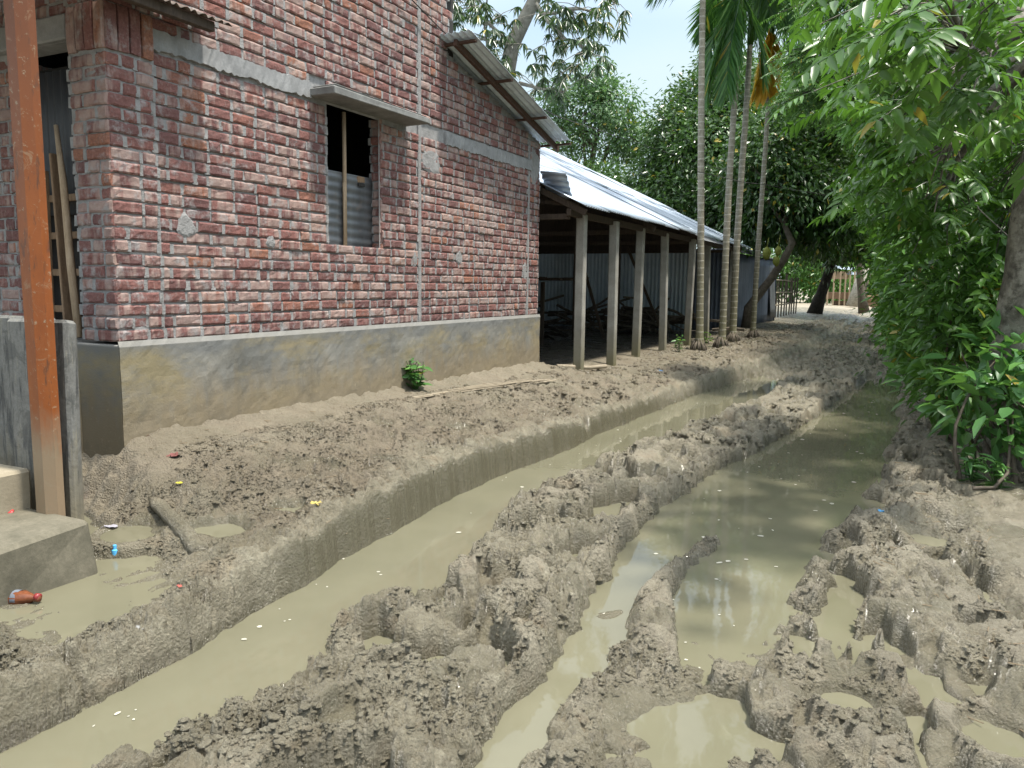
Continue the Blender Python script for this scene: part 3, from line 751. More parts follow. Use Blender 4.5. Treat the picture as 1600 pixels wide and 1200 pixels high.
# far end wall (short return seen edge on) and sill course
brick_field((XW+.0, Y_END, 0), (-1, 0, 0), (0, 1, 0), 1.5, ZP, 3.2, seed=14)
nb = len(br_o)
o_ = np.array(br_o); t_ = np.array(br_t); n_ = np.array(br_n); L_ = np.array(br_l); h_ = np.array(br_h)
uu = np.array([0, 0, .06, .2, .4, .6, .8, .94, 1, 1]); vv = np.array([0, 0, .17, .5, .83, 1, 1])
du = np.array([-.034, -.008, 0, 0, 0, 0, 0, 0, -.008, -.034]); dv = np.array([-.034, -.007, 0, 0, 0, -.007, -.034])
U, Vv = np.meshgrid(uu, vv, indexing='ij'); D = np.minimum(du[:, None], dv[None, :])
P = o_[:, None, None, :]+t_[:, None, None, :]*(U[None, :, :, None]*L_[:, None, None, None])+n_[:, None, None, :]*D[None, :, :, None]
P[..., 2] += Vv[None]*h_[:, None, None]
sh = P.shape[:3]; S_ = (P[..., 0]+P[..., 1]).ravel(); Z_ = P[..., 2].ravel()
disp = (.0035*fbm(S_*28, Z_*28, 200, 3)+.004*perlin(S_*9, Z_*9, 210)).reshape(sh)
P += n_[:, None, None, :]*disp[..., None]
edge = (.0045*fbm(S_*40+7, Z_*40, 220, 2)).reshape(sh)
P[..., 2] += edge; P += t_[:, None, None, :]*edge[..., None]*.8
r3 = rng.random((nb, 3)); r3 = np.repeat(r3[:, None, :], sh[1]*sh[2], 1).reshape(-1, 3)
Vb = P.reshape(-1, 3); nu, nv = sh[1], sh[2]
ii = np.arange(nu*nv).reshape(nu, nv)
q = np.stack([ii[:-1, :-1], ii[1:, :-1], ii[1:, 1:], ii[:-1, 1:]], -1).reshape(-1, 4)
Fb = (q[None]+(np.arange(nb)*nu*nv)[:, None, None]).reshape(-1, 4)
# flip where the frame is left handed
cr_ = np.cross(t_, (0, 0, 1.0)); flip = (cr_*n_).sum(1) < 0
Fb = Fb.reshape(nb, -1, 4); Fb[flip] = Fb[flip][:, :, ::-1]; Fb = Fb.reshape(-1, 4)
# mortar bed: recessed sheets behind the bricks, with a roughened surface
def bed(origin, t, n, length, z0, z1, hole=None, clip=None, step=.03):
    origin = np.array(origin, float); t = np.array(t, float); n = np.array(n, float)
    ss = np.linspace(0, length, max(2, int(length/step))+1); zs = np.linspace(z0, z1, max(2, int((z1-z0)/step))+1)
    for a, b in zip(ss[:-1], ss[1:]):
        top = z1 if clip is None else min(z1, max(clip(a), clip(b))+.03)
        parts = [(z0, top)]
        if hole and a >= hole[0]-.02 and b <= hole[1]+.02: parts = [(z0, hole[2]), (hole[3], top)]
        for (p, q_) in parts:
            if q_-p < .01: continue
            mort.add([origin+t*a+np.array([0, 0, p]), origin+t*b+np.array([0, 0, p]), origin+t*b+np.array([0, 0, q_]), origin+t*a+np.array([0, 0, q_])],
                     [(0, 1, 2, 3)] if np.dot(np.cross(t, (0, 0, 1.)), n) > 0 else [(3, 2, 1, 0)])
bed((-4.337, YF+.012, 0), tY, nX, .34, ZP, ZTOP)
bed((-4.335, YF+.012, 0), tX, nY, .33, ZP, ZTOP)
bed((XW-.017, Y0-.02, 0), tY, nX, Y_END-Y0+.01, ZP, ZTOP, (WIN[0]+.02, WIN[1]+.02, WIN[2], WIN[3]), roofline, .1)
bed((-5.30, YF+.072, 0), tX, nY, 3.2, ZP, ZTOP); bed((-4.66, YF+.042, 0), tX, nY, .7, 2.94, ZTOP)
bed((XW-.02, 5.975, 0), (-1, 0, 0), (0, -1, 0), .10, 1.7, 2.95); bed((-4.656, YF+.02, 0), (0, 1, 0), (-1, 0, 0), .25, ZP, 2.9)
bed((-5.31, YF+.07, 0), (0, 1, 0), (1, 0, 0), .25, ZP, 2.9); bed((XW-.012, Y_END-.012, 0), (-1, 0, 0), (0, 1, 0), 4.6, .2, 3.25)
# vertical cement stripes beside the pilasters, cement dabs on the bricks
for (a, b) in (PIL, PIL2):
    zt = roofline(a)-.02
    mort.box((XW-.018, Y0+(a+b)/2, (ZP+zt)/2), (.04, b-a+.022, zt-ZP), bev=.004)
def dab(Y, z, rx, rz, X=XW):
    nn = 16; vs = [(X+.005, Y, z)]
    for rr_ in (.75, 1.0):
        for k in range(nn):
            t = 2*math.pi*k/nn; g = 1+.12*math.sin(3*t+Y*9)+rng.normal(0, .06)
            vs.append((X+(.004 if rr_ < .8 else -.004)+rng.normal(0, .001), Y+rx*rr_*g*math.cos(t), z+rz*rr_*g*math.sin(t)))
    fs = [(0, 1+k, 1+(k+1) % nn) for k in range(nn)]+[(1+k, 1+nn+k, 1+nn+(k+1) % nn, 1+(k+1) % nn) for k in range(nn)]
    mort.add(vs, fs)
for (Y, z, rx, rz) in [(3.78, 1.86, .075, .085), (4.56, 1.80, .05, .05), (6.50, 1.73, .04, .09), (7.35, 1.78, .07, .08), (8.95, 1.66, .05, .12), (6.8, 2.70, .20, .13), (9.20, 2.98, .14, .22)]:
    dab(Y, z, rx, rz)
Vm = np.array(mort.v)
Vall = np.concatenate([Vb, Vm])
F4 = [f for f in mort.f if len(f) == 4]; F3 = [f for f in mort.f if len(f) == 3]
house = empty('brick_house', (-4.33, 3.22, .45))
tag(house, 'unplastered red brick house on a stained cement plinth at the left of the muddy lane', 'house')
wall = np_mesh('wall', Vall, [Fb, np.array(F4)+len(Vb), np.array(F3)+len(Vb)], [M['brick'], M['mortar']],
               mi=np.concatenate([np.zeros(len(Fb)), np.ones(len(F4)+len(F3))]), smooth=False,
               attr={'rnd': np.concatenate([r3, np.zeros((len(Vm), 3))])})
child(wall, house)
# plinth
mb = MB()
mb.box(((-4.318-10)/2, (YF-.006+Y_END+.006)/2, .60), (10-4.318, Y_END-YF+.012, 1.0), bev=.006)
mb.box((-4.78, YF-.004, .30), (.14, .02, 1.0), bev=.004)
ys = np.linspace(YF-.006, Y_END+.006, 170); zs = np.linspace(.12, 1.122, 30)
A, B_ = np.meshgrid(ys, zs, indexing='ij')
Xp = -4.312+.006*fbm(A*1.7, B_*2.0, 401, 3)+.0025*fbm(A*14, B_*14, 402, 3)-.012*sm(1.085, 1.122, B_+.016*fbm(A*5, B_*0, 403, 3))
k0 = len(mb.v); n_ = len(zs)
mb.add(np.stack([Xp.ravel(), A.ravel(), B_.ravel()], 1), [(i*n_+j, (i+1)*n_+j, (i+1)*n_+j+1, i*n_+j+1) for i in range(len(ys)-1) for j in range(n_-1)])
child(mb.build('plinth', M['plinth']), house)
# lintel bands with ragged edges
def band(name, Ya, Yb, z0, z1, out=.012):
    mb = MB(); ys = np.arange(Ya, Yb+.001, .025); prev = None; vs = []
    for y in ys:
        a = z0+.010*rng.normal()*.6-.006*math.sin(y*11); b = z1+.004*rng.normal()
        vs += [(XW-.03, y, a), (XW+out+rng.normal(0, .002), y, a+.004), (XW+out+rng.normal(0, .002), y, (a+b)/2), (XW+out+rng.normal(0, .002), y, b), (XW-.03, y, b+.004)]
    fs = []
    for i in range(len(ys)-1):
        for k in range(4): fs.append((i*5+k, (i+1)*5+k, (i+1)*5+k+1, i*5+k+1))
    fs += [(0, 1, 2, 3, 4), tuple((len(ys)-1)*5+k for k in (4, 3, 2, 1, 0))]
    mb.add(vs, fs)
    return child(mb.build(name, M['lintel']), house)
band('lintel_band', 3.56, 5.04, 2.932, 3.055)
band('lintel_band', 7.06, 9.10, 2.90, 3.035)
mb = MB(); mb.box((-5.9, YF+.10, 3.015), (2.46, .20, .155), bev=.01, jit=.003); child(mb.build('door_lintel', M['lintel']), house)
# window: dark opening closed below by a tin sheet, a bamboo mullion, a projecting slab above
def corrugated(p0, u, v, lu, lv, amp, pitch, thick=0.0015, nper=8, sag=0, jag=0):
    """sheet from p0: corrugation profile varies along u, ridges run along v"""
    p0 = np.array(p0, float); u = np.array(u, float); v = np.array(v, float); n = np.cross(u, v); n /= np.linalg.norm(n)
    nu_ = max(2, int(lu/pitch*nper)); nv_ = max(2, int(lv/.35)+1)
    us = np.linspace(0, lu, nu_+1); vs_ = np.linspace(0, lv, nv_+1)
    A, B = np.meshgrid(us, vs_, indexing='ij')
    w_ = amp*np.sin(A/pitch*2*np.pi)-sag*np.sin(np.pi*B/lv)
    if jag: B = B+(B > lv-.01)*jag*fbm(A*9, A*0, 7, 3)
    Pt = p0+A[..., None]*u+B[..., None]*v+w_[..., None]*n
    top = Pt.reshape(-1, 3); bot = (Pt-n*thick*2).reshape(-1, 3); k = len(top)
    i = np.arange(k).reshape(nu_+1, nv_+1)
    f = np.stack([i[:-1, :-1], i[1:, :-1], i[1:, 1:], i[:-1, 1:]], -1).reshape(-1, 4)
    e = []
    for a in (i[0, :], i[-1, ::-1]):
        e += [(a[j], a[j+1], a[j+1]+k, a[j]+k) for j in range(len(a)-1)]
    for a in (i[:, -1], i[::-1, 0]):
        e += [(a[j], a[j+1], a[j+1]+k, a[j]+k) for j in range(len(a)-1)]
    return np.concatenate([top, bot]), np.concatenate([f, f[:, ::-1]+k, np.array(e)])
def sheet(name, mat, parent, *a, **kw):
    V_, F_ = corrugated(*a, **kw)
    o = np_mesh(name, V_, F_, mat, smooth=True)
    return child(o, parent) if parent else o
win = MB()
win.box((-4.40, 5.14, 1.795), (.10, 1.1, .012), bev=.003)
winf = win.build('window', M['mortar']); child(winf, house)
def sub(o, par):
    o.parent = par; return o
V_, F_ = corrugated((-4.455, 5.20, 1.80), (0, 0, 1), (0, 1, 0), .64, .80, .0045, .076)
wt = np_mesh('tin_sheet', V_, F_, M['tin_old'], smooth=True); wt.parent = winf
mb = MB(); mb.tube([(-4.43, 5.545, 1.79), (-4.44, 5.56, 2.3), (-4.43, 5.55, 2.94)], .018, 8); mb.tube([(-4.42, 5.525, 1.79), (-4.425, 5.53, 2.35)], .011, 6)
sub(mb.build('mullion', M['wood_pale'], smooth=True), winf)
mb = MB(); mb.box((-4.45, 5.80, 2.41), (.012, .10, .05), bev=.002, jit=.004); mb.box((-4.445, 5.80, 2.365), (.012, .09, .028), m=1)
sub(mb.build('wood_patch', [M['wood'], M['dark']]), winf)
mb = MB()
mb.box((-4.24, 5.70, 2.985), (.30, 1.36, .048), bev=.006, jit=.004)
mb.box((-4.22, 5.70, 3.022), (.22, 1.30, .02), bev=.004, jit=.006)
child(mb.build('sunshade', M['canopy']), house)
# lean-to roof over the low end of the house
rs = .245; sl = math.atan(rs)
u_ = (1, 0, 0); v_ = (0, math.cos(sl), -math.sin(sl))
roof = sheet('roof', M['tin_wall'], house, (-8.6, 6.95, 3.945), u_, v_, 4.62, 2.62, .011, .076)
mb = MB()
mb.bar((-4.20, 7.0, 3.868), (-4.20, 9.58, 3.868-rs*2.58), .04, .07, bev=.004)
for y in (7.06, 7.85, 8.75, 9.50):
    mb.bar((-4.5, y, 3.925-rs*(y-6.95)-.028), (-3.99, y, 3.925-rs*(y-6.95)-.022), .05, .025, up=(0, 0, 1))
child(mb.build('rafter', M['wood_red']), house)
# flat roof closing the tall part, inner dark lining
mb = MB()
mb.box((-7.2, 5.1, 5.06), (6.0, 4.2, .08), bev=.01)
child(mb.build('roof_slab', M['lintel']), house)
mb = MB()
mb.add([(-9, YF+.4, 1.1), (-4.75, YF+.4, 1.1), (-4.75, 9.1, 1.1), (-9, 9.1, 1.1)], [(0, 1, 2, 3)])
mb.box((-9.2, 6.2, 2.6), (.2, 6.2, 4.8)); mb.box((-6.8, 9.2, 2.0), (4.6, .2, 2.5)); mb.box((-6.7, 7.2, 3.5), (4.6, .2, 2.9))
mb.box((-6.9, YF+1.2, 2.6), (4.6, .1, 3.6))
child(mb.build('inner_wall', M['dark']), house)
# door: tin leaf, battens, plank and a leaning pole
mb = MB(); mb.box((-4.98, YF+.25, 2.0), (.72, .02, 1.75)); door = child(mb.build('door', M['dark']), house)  # near-black sheet stands in for the dark void of the doorway
V_, F_ = corrugated((-5.32, YF+.19, 1.92), (1, 0, 0), (0, 0, 1), .66, .92, .008, .076)
np_mesh('tin_sheet', V_, F_, M['tin_dark'], smooth=True).parent = door
for z in (2.02, 1.78, 1.54, 1.30):
    mb = MB(); mb.bar((-5.30, YF+.14, z), (-4.66, YF+.14, z+.006), .02, .045, bev=.003)
    o = mb.build('batten', M['wood']); o.parent = door
mb = MB(); mb.bar((-4.95, YF+.11, 1.12), (-5.0, YF+.11, 2.30), .07, .02, up=(1, 0, 0)); mb.bar((-5.15, YF+.11, 1.12), (-5.12, YF+.11, 2.2), .06, .02, up=(1, 0, 0))
o = mb.build('plank', M['wood']); o.parent = door
mb = MB(); mb.tube([(-4.74, YF+.03, 1.13), (-4.80, YF+.04, 1.6), (-4.84, YF+.05, 2.1), (-4.88, YF+.05, 2.46)], [.028, .026, .022, .013], 7, rough=.06)
o = mb.build('wooden_pole', M['wood_pale'], smooth=True); tag(o, 'pale split wooden pole leaning in the doorway behind the orange post', 'pole')
# corrugated awning on the far end
sheet('awning', M['tin'], house, (-4.36, 9.40, 2.95), (0, .62, -.78), (1, -.02, -.12), .40, .36, .010, .085)
mb = MB(); mb.bar((-4.5, 9.66, 2.60), (-3.93, 9.66, 2.53), .05, .05); child(mb.build('awning_bracket', M['wood_dark']), house)
# rusty sheet over the front corner and veranda roof
sheet('veranda_roof', M['tin_rust'], house, (-7.0, 1.95, 3.02), (1, 0, 0), (0, .97, .24), 2.9, 1.30, .010, .076)
sheet('rusty_sheet', M['tin_rust'], house, (-4.32, 2.5, 3.235), (0, 1, 0), (.94, 0, -.33), 1.46, .27, .009, .066, jag=.03)
mb = MB(); mb.bar((-4.13, 2.4, 3.115), (-4.13, 3.86, 3.115), .05, .06); child(mb.build('veranda_beam', M['wood_dark']), house)

# ------------------------------------------------------------------ veranda post, stub wall, steps
mb = MB()   # folded steel post with a hexagonal face
prof = [(-.076, .0), (-.046, -.040), (.028, -.040), (.070, .0), (.070, .04), (-.076, .04)]
vs = []; zs = np.linspace(.30, 3.1, 15)
for z in zs:
    for (a, b) in prof:
        vs.append((-3.698+a*.98+rng.normal(0, .0008), 2.33+b*.9, z))
n6 = len(prof)
fs = [(i*n6+k, i*n6+(k+1) % n6, (i+1)*n6+(k+1) % n6, (i+1)*n6+k) for i in range(len(zs)-1) for k in range(n6)]+[tuple(range(n6))[::-1], tuple((len(zs)-1)*n6+k for k in range(n6))]
mb.add(vs, fs)
tag(mb.build('steel_post', M['orange']), 'orange painted steel post standing by the cement steps, mud splashed at its foot', 'post')
def rough_block(name, mat, boxes, label, cat, bev=.015, jit=.006):
    mb = MB()
    for c, d in boxes: mb.box(c, d, bev=bev, jit=jit)
    o = mb.build(name, mat)
    return tag(o, label, cat)
rough_block('cement_pillar', M['stub'], [((-3.865, 2.45, .78), (.46, .075, 1.04)), ((-4.55, 2.62, .78), (.98, .12, 1.03))],
            'short black-stained cement pillar behind the orange post', 'pillar')
rough_block('cement_step', M['step'], [((-4.36, 2.20, .43), (1.02, .30, .26))], 'upper pale cement step left of the orange post', 'step', .015, .008)
rough_block('cement_slab', M['slab'], [((-4.30, 2.10, .20), (1.80, .47, .32))], 'lower damp cement slab edging the brown puddle', 'slab', .02, .01)

# ------------------------------------------------------------------ tin shed
shed = empty('open_shed', (-4.0, 9.97, .35))
tag(shed, 'long open shed with a shiny tin roof on slim cement posts', 'shed')
RS = .487; rl_ = math.hypot(1, RS)
for k in range(13):
    for t_ in range(3):
        o_v = (2.35*t_-.12*(t_ > 0)); dz_ = .006*((k+t_) % 2)+.004*t_+.003*rng.random()
        sheet('roof_sheet', M['tin'], shed, (-3.72-o_v/rl_+.02*rng.normal()*(t_ == 0), 9.45+.885*k, 2.50+o_v*RS/rl_+dz_), (0, 1, .006*rng.normal()), (-1/rl_, .002*rng.normal(), RS/rl_+.004*rng.normal()), .93, 2.42 if t_ < 2 else 1.8, .011, .09)
sheet('roof', M['tin'], shed, (-9.42, 20.95, 5.28), (0, -1, 0), (-1/rl_, 0, -RS/rl_), 11.5, 6.4, .011, .09)
PY = [9.97, 11.18, 12.62, 14.0, 15.75, 17.5, 19.9]
for k, y in enumerate(PY):
    mb = MB(); x = -4.0+.04*math.sin(k*2.1); le = .035*math.sin(k*3.3)
    mb.bar((x-le, y, .15), (x+le, y, 2.44), .125, .115, up=(0, 1, 0), bev=.012)
    child(mb.build('post', M['post']), shed)
mb = MB(); mb.bar((-4.0, 9.5, 2.43), (-4.0, 20.9, 2.43), .06, .09); child(mb.build('eave_beam', M['wood_dark']), shed)
for k in range(6):
    mb = MB(); x = -4.9-k*.85; mb.bar((x, 9.5, 2.44-.05+RS*(-3.72-x)), (x, 20.9, 2.44-.05+RS*(-3.72-x)), .05, .06); child(mb.build('purlin', M['wood_dark']), shed)
for k, y in enumerate((9.55, 12.6, 15.75, 19.9)):
    mb = MB(); mb.bar((-3.78, y, 2.42), (-9.4, y, 2.42+RS*5.6), .05, .08); mb.bar((-4.0, y, 2.38), (-9.4, y, 2.38), .05, .07); child(mb.build('rafter', M['wood_dark']), shed)
for (x, y) in [(-6.4, 12.4), (-6.3, 15.5), (-6.5, 18.6), (-8.6, 12.4), (-8.6, 15.5)]:
    mb = MB(); mb.bar((x, y, .2), (x, y, 3.4), .13, .12, up=(0, 1, 0)); child(mb.build('inner_post', M['wood_dark']), shed)
for (p, q_) in [((-6.3, 15.5, 2.3), (-5.7, 15.6, .4)), ((-6.4, 12.4, 1.2), (-7.0, 12.4, 2.3)), ((-5.9, 17.5, 2.4), (-5.0, 17.6, .4)), ((-6.4, 12.4, 1.4), (-5.7, 12.3, .5))]:
    mb = MB(); mb.bar(p, q_, .06, .06); child(mb.build('brace', M['wood_dark']), shed)
sheet('tin_wall', M['tin_wall'], shed, (-11.2, 20.98, .30), (1, 0, 0), (0, 0, 1), 5.9, 2.8, .012, .11)
sheet('tin_wall', M['tin_fence'], shed, (-5.28, 20.98, .40), (1, 0, 0), (0, 0, 1), 1.2, 2.1, .012, .11)
sheet('tin_wall', M['tin_fence'], shed, (-11.3, 20.9, .3), (0, -1, 0), (0, 0, 1), 11, 2.3, .012, .11)  # unseen side wall, added to keep the shed interior dark
for k in range(6):
    mb = MB(); x0 = -5.2-k*.95
    mb.add([(x0, 20.9, 2.45), (x0-.95, 20.9, 2.45), (x0-.95, 20.9, 2.40+RS*(-3.72-x0+.95)), (x0, 20.9, 2.40+RS*(-3.72-x0))], [(0, 1, 2, 3)])
    mb.add([(x0, 20.93, 2.45), (x0-.95, 20.93, 2.45), (x0-.95, 20.93, 2.40+RS*(-3.72-x0+.95)), (x0, 20.93, 2.40+RS*(-3.72-x0))], [(3, 2, 1, 0)])
    child(mb.build('gable_light_block', M['wood_dark']), shed)  # added boards close the gable against sky slits and darken the shed
# clutter inside: a rack of planks, wood piles
rack = empty('plank_rack', (-7.0, 13.4, .4)); tag(rack, 'dark plank rack inside the shed just beyond the brick wall', 'rack')
for k in range(9):
    mb = MB(); y = 12.9+k*.14; mb.bar((-8.8+rng.random()*.5, y, 1.56+rng.random()*.05), (-5.9+rng.normal()*.2, y+.1, 1.60+rng.random()*.05), .10, .03); child(mb.build('plank', M['wood_dark']), rack)
for (x, y) in ((-6.4, 12.95), (-6.4, 14.0), (-8.3, 12.95), (-8.3, 14.0)):
    mb = MB(); mb.bar((x, y, .3), (x, y, 1.56), .07, .07, up=(0, 1, 0)); child(mb.build('leg', M['wood_dark']), rack)
wp = MB()
for k in range(90):
    c = np.array((-6.6+rng.normal()*1.0, 19.3+rng.normal()*.5, .42+abs(rng.normal())*.28)); d = rng.normal(size=3)*np.array((.5, .2, .12))
    wp.tube([c-d, c+rng.normal(0, .02, 3), c+d], .022+.02*rng.random(), 5)
tag(wp.build('firewood_pile', M['bark_mid']), 'heap of branches and firewood against the tin back wall', 'firewood', kind='thing')
wp = MB()
for k in range(60):
    c = np.array((-7.6+rng.normal()*.6, 14.8+rng.normal()*.5, .40+abs(rng.normal())*.25)); d = rng.normal(size=3)*np.array((.4, .3, .15))
    wp.tube([c-d, c+d], .02+.02*rng.random(), 5)
tag(wp.build('firewood_pile', M['bark_dark']), 'dark heap of sticks under the plank rack in the shed', 'firewood')
# ------------------------------------------------------------------ tin fence / second building beyond the shed
fen = empty('tin_hut', (-4.6, 24, .3)); tag(fen, 'dark blue-grey tin walled hut beyond the palms', 'hut')
sheet('wall', M['tin_fence'], fen, (-4.75, 21.6, .30), (0.03, 1, 0), (0, 0, 1), 8.6, 2.2, .012, .12)
sheet('wall', M['tin_fence'], fen, (-8.0, 21.6, .3), (1, 0, 0), (0, 0, 1), 3.25, 2.2, .012, .12)
sheet('wall', M['tin_fence'], fen, (-4.45, 30.25, .30), (-1, 0.1, 0), (0, 0, 1), 2.5, 2.2, .012, .12)
sheet('loose_sheet', M['tin_old'], fen, (-4.40, 29.0, .45), (0.05, 1, 0), (-.08, 0, 1), .85, 2.0, .012, .12)
sheet('roof', M['tin_old'], fen, (-4.45, 21.4, 2.50), (0, 1, 0), (-.93, 0, .36), 9.0, 2.2, .011, .10)
# hurdle fence behind
hf = empty('bamboo_fence', (-4.9, 33, .3)); tag(hf, 'low dark bamboo fence between the tin hut and the leaning black tree', 'fence')
for z in (.8, 1.3, 1.8):
    mb = MB(); mb.tube([(-4.9, 31, z), (-4.8, 35, z+.02), (-5.0, 40, z)], .03, 6); child(mb.build('rail', M['bamboo']), hf)
for k in range(12):
    mb = MB(); y = 31+k*.8; mb.tube([(-4.9, y, .2), (-4.9+rng.normal()*.03, y, 2.0+rng.normal()*.1)], .035, 6); child(mb.build('stake', M['bark_mid']), hf)
# ------------------------------------------------------------------ foliage helpers
LEAF = np.array([(0, 0, 0), (.28, -.42, .05), (.28, .42, .05), (.30, 0, -.04), (.62, -.36, .02), (.62, .36, .02), (.64, 0, -.05), (1, 0, -.10)])
LEAF_F3 = np.array([(0, 1, 3), (0, 3, 2), (4, 7, 6), (6, 7, 5)]); LEAF_F4 = np.array([(1, 4, 6, 3), (3, 6, 5, 2)])
DIAM = np.array([(0, 0, 0), (.45, -.5, .06), (1, 0, -.05), (.45, .5, .06)]); DIAM_F = np.array([(0, 1, 2, 3)])
STRIP = np.array([(0, -.35, 0), (0, .35, 0), (.5, -.5, -.04), (.5, .5, -.04), (1, 0, -.16)])
def unit(a): return a/(np.linalg.norm(a, axis=-1, keepdims=True)+1e-9)
def leaves(name, mat, P_, D_, U_, L_, W_, rnd, parent=None, tpl='diam', droop=0.0):
    """one mesh of leaves: base points, directions, up normals, lengths, widths"""
    P_ = np.asarray(P_, float); D_ = unit(np.asarray(D_, float)); S2 = unit(np.cross(D_, np.asarray(U_, float))); U2 = np.cross(S2, D_)
    T = {'diam': DIAM, 'leaf': LEAF, 'strip': STRIP}[tpl]
    rnd = np.where(np.random.default_rng(len(P_)).random(len(P_)) < .015, 1.0, np.clip(rnd, 0, 1)*.9)
    n = len(P_); L_ = np.broadcast_to(L_, (n,)); W_ = np.broadcast_to(W_, (n,))
    V_ = P_[:, None, :]+D_[:, None, :]*(T[None, :, 0, None]*L_[:, None, None])+S2[:, None, :]*(T[None, :, 1, None]*W_[:, None, None])+U2[:, None, :]*(T[None, :, 2, None]*L_[:, None, None])
    if droop: V_[:, :, 2] -= droop*(T[None, :, 0]**2)*L_[:, None]
    k = len(T); off = (np.arange(n)*k)[:, None, None]
    if tpl == 'diam': F = [(DIAM_F[None]+off).reshape(-1, 4)]
    elif tpl == 'strip': F = [(np.array([(0, 1, 3, 2)])[None]+off).reshape(-1, 4), (np.array([(2, 3, 4)])[None]+off).reshape(-1, 3)]
    else: F = [(LEAF_F3[None]+off).reshape(-1, 3), (LEAF_F4[None]+off).reshape(-1, 4)]
    o = np_mesh(name, V_.reshape(-1, 3), F, mat, smooth=(tpl == 'leaf'), attr={'rnd': np.repeat(np.asarray(rnd), k)}, parent=None)
    if parent is not None: child(o, parent)
    return o
def blob_points(blobs, n, shell=.55, clump=.35, rs=0, per=14):
    """points gathered in leaf clumps spread through ellipsoids (c, r, weight)"""
    g = np.random.default_rng(rs); wts = np.array([b[2] for b in blobs], float); wts /= wts.sum()
    nc = max(1, n//per); which = g.choice(len(blobs), nc, p=wts)
    C_ = np.array([b[0] for b in blobs])[which]; R_ = np.array([np.broadcast_to(b[1], 3) for b in blobs])[which]
    d = unit(g.normal(size=(nc, 3))); r_ = (shell+(1-shell)*g.random(nc))**.6
    cl = C_+d*R_*r_[:, None]
    cr2 = g.random(nc)
    P_ = np.repeat(cl, per, 0)+g.normal(size=(nc*per, 3))*clump*np.repeat(.6+.8*g.random(nc), per)[:, None]
    out_ = np.repeat(d, per, 0)
    return P_, out_, np.repeat(cr2, per), np.repeat(cl, per, 0)
def limb(p, q, r0, r1, bend=.15, n=6, g=None):
    p = np.array(p, float); q = np.array(q, float); t = np.linspace(0, 1, n)[:, None]
    off = rng.normal(size=3)*bend*np.linalg.norm(q-p)
    pts = p+(q-p)*t+off*np.sin(np.pi*t)*(1-.3*t)
    return pts, np.linspace(r0, r1, n)
def crown_leaves(name, mat, parent, blobs, n, L, W, shell=.5, clump=.3, rs=0, per=14, tpl='diam', hang=.4, lighttop=.35, up=.6):
    P_, O_, cr2, cl = blob_points(blobs, n, shell, clump, rs, per); g = np.random.default_rng(rs+1); k = len(P_)
    D_ = unit(O_*.5+unit(P_-cl)*.8+g.normal(size=(k, 3))*.55-np.array([0, 0, hang]))
    U_ = g.normal(size=(k, 3))*.6+O_*.5+np.array([0, 0, up])
    rnd = np.clip(.25+.35*cr2+.4*g.random(k)-.05, 0, 1)
    return leaves(name, mat, P_, D_, U_, L*(.45+.9*g.random(k)), W*(.5+.8*g.random(k)), rnd, parent, tpl, .1)
def tree(name, label, cat, base, top, r0, blobs, mat_l, mat_b, n, L, W, group=None, limbs=6, trunk_pts=None, **kw):
    root = empty(name, tuple(base)); tag(root, label, cat, group)
    mb = MB()
    pts = np.array(trunk_pts if trunk_pts is not None else limb(base, top, 1, 1, .03)[0], float)
    fl = np.linspace(1, .5, len(pts))**.9*r0; fl[0] *= 1.35
    mb.tube(pts, fl, 10, rough=.05)
    g = random.Random(int(abs(base[0])*100))
    for i in range(limbs):
        b = blobs[i % len(blobs)]; s = pts[-1-(i % 2)] if len(pts) > 2 else pts[-1]
        q_ = np.array(b[0])+rng.normal(size=3)*np.array(np.broadcast_to(b[1], 3))*.45
        lp, lr = limb(s, q_, r0*.42, r0*.08, .12); mb.tube(lp, lr, 7, cap=False)
        for j in range(3):
            k = rng.integers(2, 5); e = lp[k]+rng.normal(size=3)*np.array(np.broadcast_to(b[1], 3))*.5
            l2, r2 = limb(lp[k], e, r0*.18, r0*.04, .15); mb.tube(l2, r2, 5, cap=False)
    child(mb.build('trunk', mat_b, smooth=True), root)
    crown_leaves('crown', mat_l, root, blobs, n, L, W, **kw)
    return root

# ------------------------------------------------------------------ areca palms
def frond(P_list, base, azim, el0, length, curl, n, leafL, g, twist=0):
    """rachis points that start at el0 and bend down; appends leaflet arrays"""
    pts = [np.array(base, float)]; el = el0; st = length/22
    for k in range(22):
        el -= curl*(.5+k/22)/22
        d = np.array([math.cos(el)*math.cos(azim), math.cos(el)*math.sin(azim), math.sin(el)])
        pts.append(pts[-1]+d*st)
    pts = np.array(pts)
    T = unit(np.gradient(pts, axis=0)); side = np.array([-math.sin(azim), math.cos(azim), 0.0])
    for k in range(n):
        f = .12+.86*k/n; i = min(int(f*22), 21); fr = f*22-i; p = pts[i]*(1-fr)+pts[i+1]*fr; t = T[i]
        ll = leafL*(.55+.75*math.sin(math.pi*min(1, f*.95+.05)))*(.9+.2*g.random())
        upn = np.cross(side, t)
        for s in (-1, 1):
            d = side*s*(.75+.2*g.random())+t*(.75+.25*f)+upn*.15+g.normal(size=3)*.10-np.array([0, 0, .35])
            P_list.append((p, d, upn+side*s*.4+g.normal(size=3)*.2, ll, .045, g.random()))
    return pts
